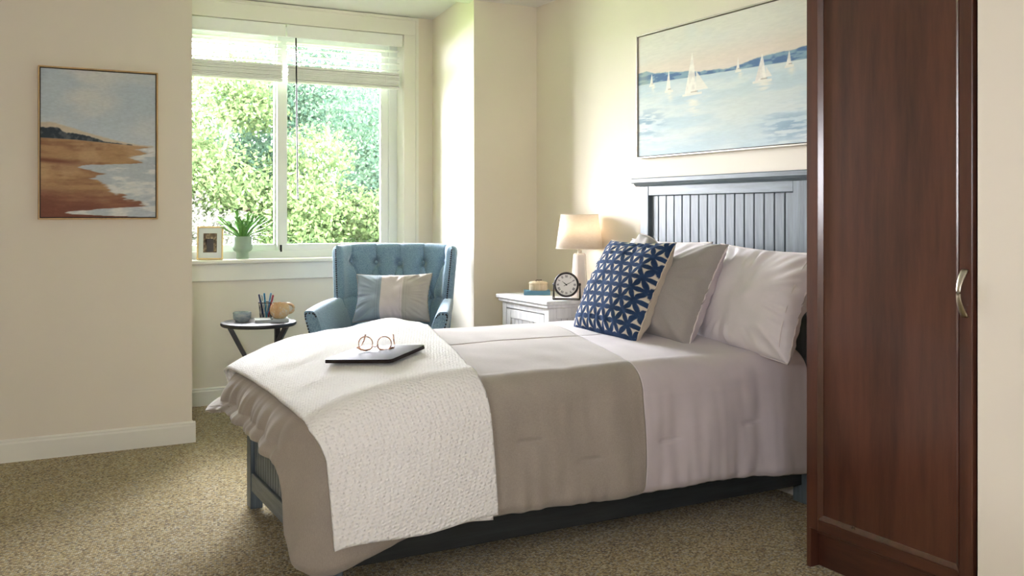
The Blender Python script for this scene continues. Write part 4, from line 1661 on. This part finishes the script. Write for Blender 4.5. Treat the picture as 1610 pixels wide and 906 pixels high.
# three legs slant in from the rim to a low hub and spread to feet
for k, a in enumerate((165, 325)):
    ca, sa = math.cos(R_(a)), math.sin(R_(a))
    slab_leg((0.165 * ca, 0.165 * sa, TZ - 0.026), (0.022 * ca, 0.022 * sa, 0.265), 0.045, 0.024)
    slab_leg((0.020 * ca, 0.020 * sa, 0.285), (0.150 * ca, 0.150 * sa, 0.004), 0.040, 0.024, 'foot')
obj('hub', lathe(B(), [(0, 0.24), (0.034, 0.24), (0.034, 0.30), (0, 0.30)], 20), BLACKW, stb, 40)
c_, s_ = math.cos(R_(20)), math.sin(R_(20))
slab_leg((0.10, -0.03, TZ - 0.026), (0.10, -0.03, 0.0), 0.030, 0.030, 'upright')

# things on it
BGL = Mat('blue_grey_glaze', rgb(150, 164, 172), 0.2, 0.5)
_co = BGL.co(scale=(1, 1, 2))
BGL.color(BGL.ramp(BGL.noise(_co, 26, 5), [(0.3, rgb(118, 136, 148)), (0.6, rgb(168, 178, 180)), (0.8, rgb(186, 176, 156))]))
bw = thing('glazed_bowl', 'small blue grey glazed bowl on the round side table', 'bowl', (TX - 0.085, TY + 0.045, TZ))
obj('bowl_body', lathe(B(), [(0, 0.004), (0.034, 0.004), (0.036, 0.0), (0.038, 0.006), (0.050, 0.018), (0.052, 0.050), (0.050, 0.055), (0.047, 0.052), (0.045, 0.022), (0.030, 0.012), (0, 0.012)], 36), BGL.m, bw, 50)

GREYB = m_plain('pale_grey_notebook', rgb(176, 180, 180), 0.6, 0.2, var=0.05, vscale=30)
nbk = book('notebook', 'pale grey notebook with a dark strap on the round side table', 'book', (TX + 0.065, TY - 0.035, TZ), R_(78), 0.190, 0.128, 0.016, GREYB)
boxo('strap', (-0.0645, 0.0645, -0.006, 0.006, -0.0002, 0.0168), m_plain('charcoal_elastic', rgb(62, 64, 66), 0.7, 0.2, var=0), nbk, 0.0005)

MUGM = Mat('speckled_tan_glaze', rgb(196, 162, 116), 0.3, 0.5)
_co = MUGM.co()
MUGM.color(MUGM.mix(MUGM.ramp(MUGM.noise(_co, 45, 4), [(0.55, (0, 0, 0, 1)), (0.68, (1, 1, 1, 1))]), MUGM.ramp(MUGM.noise(MUGM.co(scale=(1, 1, 0.6)), 14, 3), [(0.3, rgb(170, 128, 82)), (0.7, rgb(208, 178, 134))]), rgb(198, 190, 172)))
mug = thing('mug', 'round speckled tan pottery mug standing on the grey notebook', 'mug', (TX + 0.115, TY - 0.030, TZ + 0.016))
obj('mug_body', lathe(B(), [(0, 0.003), (0.030, 0.0), (0.036, 0.004), (0.052, 0.022), (0.058, 0.045), (0.053, 0.070), (0.046, 0.082), (0.045, 0.090), (0.042, 0.090), (0.043, 0.080), (0.049, 0.068), (0.053, 0.045), (0.048, 0.024), (0.033, 0.010), (0, 0.008)], 40), MUGM.m, mug, 60)
hp = []
for k in range(15):
    a = R_(-70 + 140 * k / 14 * 1.0 + 0)
    hp.append((0.046 + 0.034 * math.cos(R_(-95 + 190 * k / 14)), 0, 0.056 + 0.028 * math.sin(R_(-95 + 190 * k / 14))))
hm = obj('mug_handle', tube(B(), hp, 0.0058, 8, flat=(0.8, 1.3)), MUGM.m, mug, 180)
mug.rotation_euler = (0, 0, R_(-18))

cup = thing('pen_cup', 'black wire mesh pen cup behind the mug on the side table', 'pen cup', (TX + 0.065, TY + 0.090, TZ))
bm = B()
for k in range(26):
    a = 2 * PI * k / 26
    tube(bm, [(0.034 * math.cos(a), 0.034 * math.sin(a), 0.002), (0.043 * math.cos(a + 0.25), 0.043 * math.sin(a + 0.25), 0.100)], 0.0009, 4)
    tube(bm, [(0.034 * math.cos(a), 0.034 * math.sin(a), 0.002), (0.043 * math.cos(a - 0.25), 0.043 * math.sin(a - 0.25), 0.100)], 0.0009, 4)
tag(obj('wire_mesh', bm, BLACKM, cup), kind='stuff')
obj('rim', tube(B(), [(0.043 * math.cos(2 * PI * k / 32), 0.043 * math.sin(2 * PI * k / 32), 0.100) for k in range(32)], 0.0028, 6, closed=True), BLACKM, cup, 180)
obj('cup_base', lathe(B(), [(0, 0), (0.035, 0), (0.035, 0.004), (0, 0.004)], 28), BLACKM, cup, 40)
pens = [('dark blue pen in the mesh pen cup', (44, 62, 110), -0.020, 0.008, -14, 4, 0.148), ('white capped pen in the mesh pen cup', (226, 226, 222), -0.010, -0.006, -9, -3, 0.142),
        ('teal blue marker in the mesh pen cup', (52, 140, 176), 0.002, -0.012, -4, -6, 0.150), ('red pen in the mesh pen cup', (176, 36, 52), 0.020, -0.004, 15, -2, 0.140),
        ('light blue pen in the mesh pen cup', (110, 160, 204), 0.010, 0.010, 9, 6, 0.152), ('yellow green pencil in the mesh pen cup', (176, 186, 52), -0.002, 0.004, -16, -8, 0.128)]
for lab, c, px_, py_, tx, ty, L in pens:
    pn = thing('pen', lab, 'pen', (TX + 0.065 + px_ * 0.55, TY + 0.090 + py_ * 0.55, TZ + 0.006), 0, 'pens in the mesh cup')
    pn.rotation_euler = (R_(ty), R_(tx * 0.9), 0)
    pm = m_plain('pen_plastic', rgb(*c), 0.35, 0.4, var=0)
    obj('barrel', lathe(B(), [(0, 0), (0.0018, 0.002), (0.0048, 0.014), (0.0048, L * 0.68), (0, L * 0.68)], 12), pm, pn, 40)
    obj('cap', lathe(B(), [(0, L * 0.66), (0.0054, L * 0.66), (0.0054, L - 0.004), (0.004, L), (0, L)], 12), pm, pn, 40)
    boxo('clip', (-0.0012, 0.0012, -0.0078, -0.0050, L * 0.74, L - 0.004), BLACKM, pn, 0.0003)

# ------------------------------------------------------------------ on the window sill: photo frame and plant
SZ = 0.906
BRASS = m_plain('pale_brass', rgb(206, 180, 128), 0.3, 0.5, 0.6, var=0.04)
MATB = m_plain('mat_board', rgb(226, 230, 234), 0.8, 0.2, var=0.0)


def canvas_photo(U, V):
    c = np.full(U.shape + (3,), (86, 72, 58), float)
    c = lerpc(c, (150, 134, 108), sstep(0.35, 0.7, fbm(U * 9, V * 9, 101, 4)))
    c = lerpc(c, (60, 50, 40), sstep(0.5, 0.7, fbm(U * 5 + 3, V * 5, 103, 3)))
    c = lerpc(c, (52, 44, 38), np.exp(-((U - 0.42) / 0.17) ** 2 - ((V - 0.62) / 0.3) ** 2))
    c = lerpc(c, (206, 192, 164), np.exp(-((U - 0.66) / 0.12) ** 2 - ((V - 0.70) / 0.26) ** 2))
    c = lerpc(c, (214, 196, 164), np.exp(-((U - 0.62) / 0.085) ** 2 - ((V - 0.27) / 0.085) ** 2))
    c = lerpc(c, (198, 178, 146), np.exp(-((U - 0.38) / 0.08) ** 2 - ((V - 0.30) / 0.09) ** 2))
    return tolin(c)


pf = thing('photo_frame', 'small brass frame with an old sepia portrait on the window sill', 'photo frame', (1.150, 6.235, SZ), R_(-14))
pf.rotation_euler = (R_(-11), 0, R_(-16))
Wp, Hp = 0.158, 0.212
for nm, d in (('frame_bar', (0, 0.010, 0, Hp)), ('frame_bar', (Wp - 0.010, Wp, 0, Hp)), ('frame_bar', (0.010, Wp - 0.010, 0, 0.010)), ('frame_bar', (0.010, Wp - 0.010, Hp - 0.010, Hp))):
    boxo(nm, (d[0], d[1], -0.010, 0.006, d[2], d[3]), BRASS, pf, 0.0015)
boxo('mat_board', (0.010, Wp - 0.010, -0.003, 0.002, 0.010, Hp - 0.010), MATB, pf, 0)
cpo = canvas('photograph', pf, 0.082, 0.122, 50, 70, canvas_photo, -0.0036)
cpo.modifiers.clear()
cpo.location = (0.038, 0, 0.046)
bm = prism(B(), [(0.0, 0.0), (0.055, 0.0), (0.006, 0.13), (0.0, 0.13)], 'X', 0.06, 0.10)
bmesh.ops.transform(bm, matrix=Matrix.Rotation(R_(11), 4, 'X') @ Matrix.Translation((0, 0.006, 0.002)), verts=bm.verts)
obj('easel_back', bm, BLACKM, pf)

POTM = m_plain('sage_ceramic', rgb(140, 160, 140), 0.4, 0.4, var=0.05, vscale=18)
PX_, PY_ = 1.436, 6.245
pot = thing('potted_fern', 'green staghorn fern in a footed sage green pot on the window sill', 'plant', (PX_, PY_, SZ))
obj('pot', lathe(B(), [(0, 0), (0.039, 0.0), (0.040, 0.004), (0.038, 0.040), (0.042, 0.046), (0.056, 0.054), (0.062, 0.068), (0.062, 0.142), (0.060, 0.145), (0.056, 0.143), (0.056, 0.120), (0, 0.120)], 44), POTM, pot, 45)
obj('soil', lathe(B(), [(0, 0.121), (0.056, 0.119), (0.050, 0.130), (0, 0.134)], 24), m_plain('potting_soil', rgb(44, 36, 28), 0.95, 0.1, var=0.3, vscale=90, bump=0.6), pot, 60)
LEAFM = Mat('fern_green', rgb(84, 138, 62), 0.5, 0.4)
LEAFM.color(LEAFM.ramp(LEAFM.noise(LEAFM.co(), 30, 3), [(0.3, rgb(62, 116, 50)), (0.7, rgb(120, 168, 84))]))
LEAFM.p.inputs['Transmission Weight'].default_value = 0.0
LEAFM.p.inputs['Subsurface Weight'].default_value = 0.0


def frond(az, tilt, L, w, fork, droop):
    """flattened strap that widens and splits into blunt lobes at its tip"""
    bm = B()
    n = 14

    def strip(path, wid, ups):
        prev = None
        for (p, s), ww in zip(path, wid):
            a = bm.verts.new(p + s * ww + Vector((0, 0, 0.0012)))
            m_ = bm.verts.new(p - Vector((0, 0, 0.0012)))
            b_ = bm.verts.new(p - s * ww + Vector((0, 0, 0.0012)))
            if prev:
                bm.faces.new((prev[0], a, m_, prev[1]))
                bm.faces.new((prev[1], m_, b_, prev[2]))
            prev = (a, m_, b_)
    d = Vector((math.cos(az), math.sin(az), 0))
    side = Vector((-math.sin(az), math.cos(az), 0))
    path, wid = [], []
    p = Vector((0.018 * math.cos(az), 0.018 * math.sin(az), 0.126))
    el = tilt
    for k in range(n):
        t = k / (n - 1)
        path.append((p.copy(), side))
        wid.append(w * (0.35 + 0.65 * t ** 0.8))
        p = p + (d * math.cos(el) + Vector((0, 0, math.sin(el)))) * (L / n)
        el -= droop / n
    strip(path, wid, None)
    tip = path[-1][0]
    for f in fork:
        dd = (d * math.cos(f) + side * math.sin(f))
        ss = Vector((-dd.y, dd.x, 0))
        pp, ww = [], []
        q = tip - dd * 0.006
        for k in range(6):
            t = k / 5
            pp.append((q.copy(), ss))
            ww.append(w * 0.62 * (1.0 - 0.45 * t) * (1 if k < 5 else 0.5))
            q = q + (dd * math.cos(el) + Vector((0, 0, math.sin(el) + 0.25))) * (L * 0.20 / 5 + 0.004)
        strip(pp, ww, None)
    bmesh.ops.remove_doubles(bm, verts=bm.verts, dist=0.00001)
    o = obj('frond', bm, LEAFM.m, pot, 180)
    md = o.modifiers.new('thick', 'SOLIDIFY')
    md.thickness = 0.0022
    md.offset = 0


random.seed(21)
spec = [(185, 68, .130), (150, 55, .125), (215, 60, .12), (240, 72, .115), (270, 62, .10), (300, 75, .115), (335, 58, .12), (352, 42, .135), (20, 50, .125), (60, 65, .115), (100, 70, .12), (128, 60, .11), (200, 40, .10), (318, 40, .10), (5, 74, .115), (255, 84, .10), (345, 12, .085), (170, 30, .12), (190, 52, .135), (225, 45, .12), (310, 55, .125), (330, 30, .12), (355, 60, .13), (15, 35, .125), (280, 78, .12), (230, 80, .125), (325, 80, .12)]
for az, ti, L in spec:
    frond(R_(az), R_(ti), L * 1.25, 0.0150, [R_(-32), R_(2), R_(34)] if random.random() > 0.35 else [R_(-24), R_(22)], R_(random.uniform(20, 55)))

# ------------------------------------------------------------------ tablet and glasses on the throw
TABM = m_plain('dark_tablet_cover', rgb(36, 27, 25), 0.5, 0.25, var=0.08, vscale=12)
tx_, ty_ = 1.225, 3.275
tz_ = top_z(tx_, ty_) + 0.036
tilt_ = math.atan2(top_z(tx_ + 0.12, ty_) - top_z(tx_ - 0.12, ty_), 0.24)
tab = thing('tablet', 'dark tablet in a thin folio lying on the white throw blanket', 'tablet', (tx_, ty_, tz_), R_(36))
tab.rotation_euler = (Matrix.Rotation(-tilt_, 4, 'Y') @ Matrix.Rotation(R_(36), 4, 'Z')).to_euler()
bm = B()
poly = []
TW, TL, rc = 0.118, 0.142, 0.014
for cx_, cy_, a0 in ((TW - rc, TL - rc, 0), (-TW + rc, TL - rc, 90), (-TW + rc, -TL + rc, 180), (TW - rc, -TL + rc, 270)):
    for k in range(7):
        a = R_(a0 + 15 * k)
        poly.append((cx_ + rc * math.cos(a), cy_ + rc * math.sin(a)))
prism(bm, poly, 'Z', 0.0, 0.0065)
obj('back_cover', bm, TABM, tab, 40)
bm = B()
prism(bm, [(x * 0.995, y * 0.995) for x, y in poly], 'Z', 0.0068, 0.0125, bev=0.0012)
obj('front_cover', bm, TABM, tab, 40)
boxo('ports_strip', (TW - 0.001, TW + 0.0006, -0.06, 0.06, 0.003, 0.0055), NICKEL, tab, 0)

TORT = Mat('tortoise_acetate', rgb(150, 96, 66), 0.2, 0.5)
TORT.color(TORT.ramp(TORT.noise(TORT.co(), 90, 3), [(0.35, rgb(74, 42, 30)), (0.5, rgb(168, 108, 72)), (0.7, rgb(222, 174, 136))]))
gl = thing('eyeglasses', 'tortoiseshell eyeglasses lying upside down on the dark tablet', 'eyeglasses', (tx_ + 0.012, ty_ + 0.035, tz_ + 0.0128), R_(-27))
# lenses stand upright (brow bar down), temples lie back on the cover
for sx in (-1, 1):
    pts = []
    for k in range(36):
        a = 2 * PI * k / 36
        r = 0.0245 * (1 - 0.05 * math.cos(2 * a))
        pts.append((sx * 0.034 + r * 1.08 * math.cos(a), -0.010 + 0.004 * abs(math.cos(a)), 0.026 + r * math.sin(a)))
    obj('rim', tube(B(), pts, 0.0017, 8, closed=True), TORT.m, gl, 180)
    ln = prism(B(), [(p[0], p[2]) for p in pts], 'Y', -0.0085, -0.0078)
    obj('lens', ln, GLASS, gl)
    tp = [(sx * 0.060, -0.006, 0.012), (sx * 0.066, 0.002, 0.010), (sx * 0.066, 0.040, 0.008), (sx * 0.062, 0.090, 0.006), (sx * 0.056, 0.118, 0.020), (sx * 0.052, 0.136, 0.040)]
    obj('temple', tube(B(), tp, [0.0026, 0.0026, 0.002, 0.0019, 0.0024, 0.0030], 8), TORT.m, gl, 180)
bw_ = [(-0.010, -0.009, 0.020), (-0.004, -0.011, 0.0155), (0.004, -0.011, 0.0155), (0.010, -0.009, 0.020)]
obj('bridge', tube(B(), bw_, 0.0018, 8), TORT.m, gl, 180)
bl = [(-0.062, -0.007, 0.010), (-0.035, -0.0095, 0.0022), (-0.010, -0.0095, 0.010)]
for sx in (-1, 1):
    obj('brow', tube(B(), [(sx * 0.062, -0.006, 0.011), (sx * 0.050, -0.009, 0.0045), (sx * 0.034, -0.010, 0.0022), (sx * 0.018, -0.010, 0.006), (sx * 0.009, -0.010, 0.014)], [0.003, 0.0034, 0.0032, 0.003, 0.002], 8), TORT.m, gl, 180)

# ------------------------------------------------------------------ outdoors: ground and trees beyond the window
LAWN = m_plain('lawn', rgb(96, 120, 64), 0.95, 0.1, var=0.3, vscale=3, bump=0.6, bscale=40)
g_ = boxf('ground', (-40, 50, Y1 + 0.3, 70, -3.3, -3.2), LAWN)
BARK = m_wood('bark', rgb(58, 48, 40), rgb(112, 98, 84), 0.9, 'Z', 6, bump=0.8, stretch=4)


def leaf_mat(name, c0, c1, tr=0.45):
    m = Mat(name, c0, 0.6, 0.3)
    m.nt.nodes.remove(m.p)
    a = m.n('ShaderNodeVertexColor', layer_name='paint')
    sep = m.n('ShaderNodeSeparateColor')
    m.l(a.outputs['Color'], sep.inputs[0])
    col = m.ramp(sep.outputs[0], [(0.0, c0), (1.0, c1)])
    d = m.n('ShaderNodeBsdfDiffuse')
    t = m.n('ShaderNodeBsdfTranslucent')
    x = m.n('ShaderNodeMixShader')
    x.inputs[0].default_value = tr
    m.l(col, d.inputs[0])
    m.l(col, t.inputs[0])
    m.l(d.outputs[0], x.inputs[1])
    m.l(t.outputs[0], x.inputs[2])
    m.l(x.outputs[0], m.nt.nodes['Material Output'].inputs['Surface'])
    return m.m


LEAF_A = leaf_mat('leaf_yellow_green', rgb(46, 60, 36), rgb(76, 90, 56))
LEAF_B = leaf_mat('leaf_mid_green', rgb(37, 54, 45), rgb(64, 82, 63))
LEAF_C = leaf_mat('leaf_silver', rgb(52, 54, 48), rgb(78, 78, 70))


def tree(label, loc, crown_c, crown_r, n_leaf, leaf, mat, seed, n_blob=46, name='tree'):
    rg = np.random.default_rng(seed)
    t = thing(name, label, 'tree', loc, 0, 'trees beyond the window')
    cx, cy, cz = crown_c
    # trunk and main limbs
    bm = B()
    tube(bm, [(0, 0, -0.2), (0.05, 0.02, cz * 0.35), (cx * 0.5, cy * 0.5, cz * 0.7), (cx, cy, cz + crown_r[2] * 0.5)], [0.20, 0.16, 0.11, 0.03], 10)
    tr = obj('trunk', bm, BARK, t, 180)
    blobs = []
    for k in range(n_blob):
        v = rg.normal(size=3)
        v /= np.linalg.norm(v)
        rr = rg.uniform(0.35, 1.0) ** 0.6
        p = np.array([cx, cy, cz]) + v * rr * np.array(crown_r)
        blobs.append((p, rg.uniform(0.22, 0.42) * np.mean(crown_r)))
        if k % 4 == 0:
            bmb = tube(B(), [(cx * 0.7, cy * 0.7, cz * 0.75), tuple((np.array([cx, cy, cz]) + p) / 2 + rg.normal(size=3) * 0.1), tuple(p)], [0.06, 0.035, 0.008], 6)
            obj('limb', bmb, BARK, tr, 180)
    per = n_leaf // n_blob
    Vs, Cs = [], []
    for p, r in blobs:
        d = rg.normal(size=(per, 3))
        d /= np.linalg.norm(d, axis=1)[:, None]
        rad = r * rg.uniform(0.45, 1.05, size=(per, 1))
        c = p + d * rad * np.array([1.15, 1.15, 0.8])
        ax = rg.normal(size=(per, 3)) + np.array([0, 0, -0.3])
        ax /= np.linalg.norm(ax, axis=1)[:, None]
        sd = np.cross(ax, rg.normal(size=(per, 3)) + d)
        sd /= np.linalg.norm(sd, axis=1)[:, None] + 1e-9
        L = leaf * rg.uniform(0.7, 1.3, size=(per, 1))
        q = np.stack([c - ax * L * 0.5, c + sd * L * 0.28, c + ax * L * 0.5, c - sd * L * 0.28], axis=1)
        Vs.append(q.reshape(-1, 3))
        Cs.append(np.repeat(rg.uniform(0, 1, size=per), 4))
    V = np.concatenate(Vs)
    C = np.concatenate(Cs)
    n = len(V) // 4
    me = bpy.data.meshes.new('foliage')
    me.vertices.add(len(V))
    me.vertices.foreach_set('co', V.astype(np.float32).ravel())
    me.loops.add(len(V))
    me.loops.foreach_set('vertex_index', np.arange(len(V), dtype=np.int32))
    me.polygons.add(n)
    me.polygons.foreach_set('loop_start', np.arange(0, len(V), 4, dtype=np.int32))
    me.polygons.foreach_set('loop_total', np.full(n, 4, dtype=np.int32))
    me.update()
    paint_attr(me, np.repeat(C[:, None], 3, axis=1))
    o = finish('foliage', me, mat, t)
    tag(o, kind='stuff')


G = -3.2
tree('pale yellow green tree filling the left of the window', (3.0, 15.5, G), (0, 0, 4.3), (2.3, 1.8, 2.3), 62000, 0.082, LEAF_A, 3)
tree('mid green tree in the middle of the window beside the wand', (5.6, 17.5, G), (0, 0, 4.9), (2.6, 2.0, 2.9), 66000, 0.088, LEAF_B, 5)
tree('pale sunlit tree at the right edge of the window', (6.3, 14.6, G), (0, 0, 3.4), (1.0, 1.2, 1.9), 26000, 0.078, LEAF_A, 8, 26)
tree('silvery shrubby tree low in the left corner of the window', (2.55, 13.2, G), (0, 0, 3.0), (0.9, 1.0, 1.7), 20000, 0.066, LEAF_C, 11, 26)
tree('tall green tree behind the others towards the right', (8.6, 22.0, G), (0, 0, 5.2), (3.2, 2.2, 3.2), 36000, 0.12, LEAF_B, 13)
tree('green tree behind the others low on the left', (3.2, 21.0, G), (0, 0, 3.6), (3.0, 2.0, 2.6), 32000, 0.11, LEAF_B, 17)
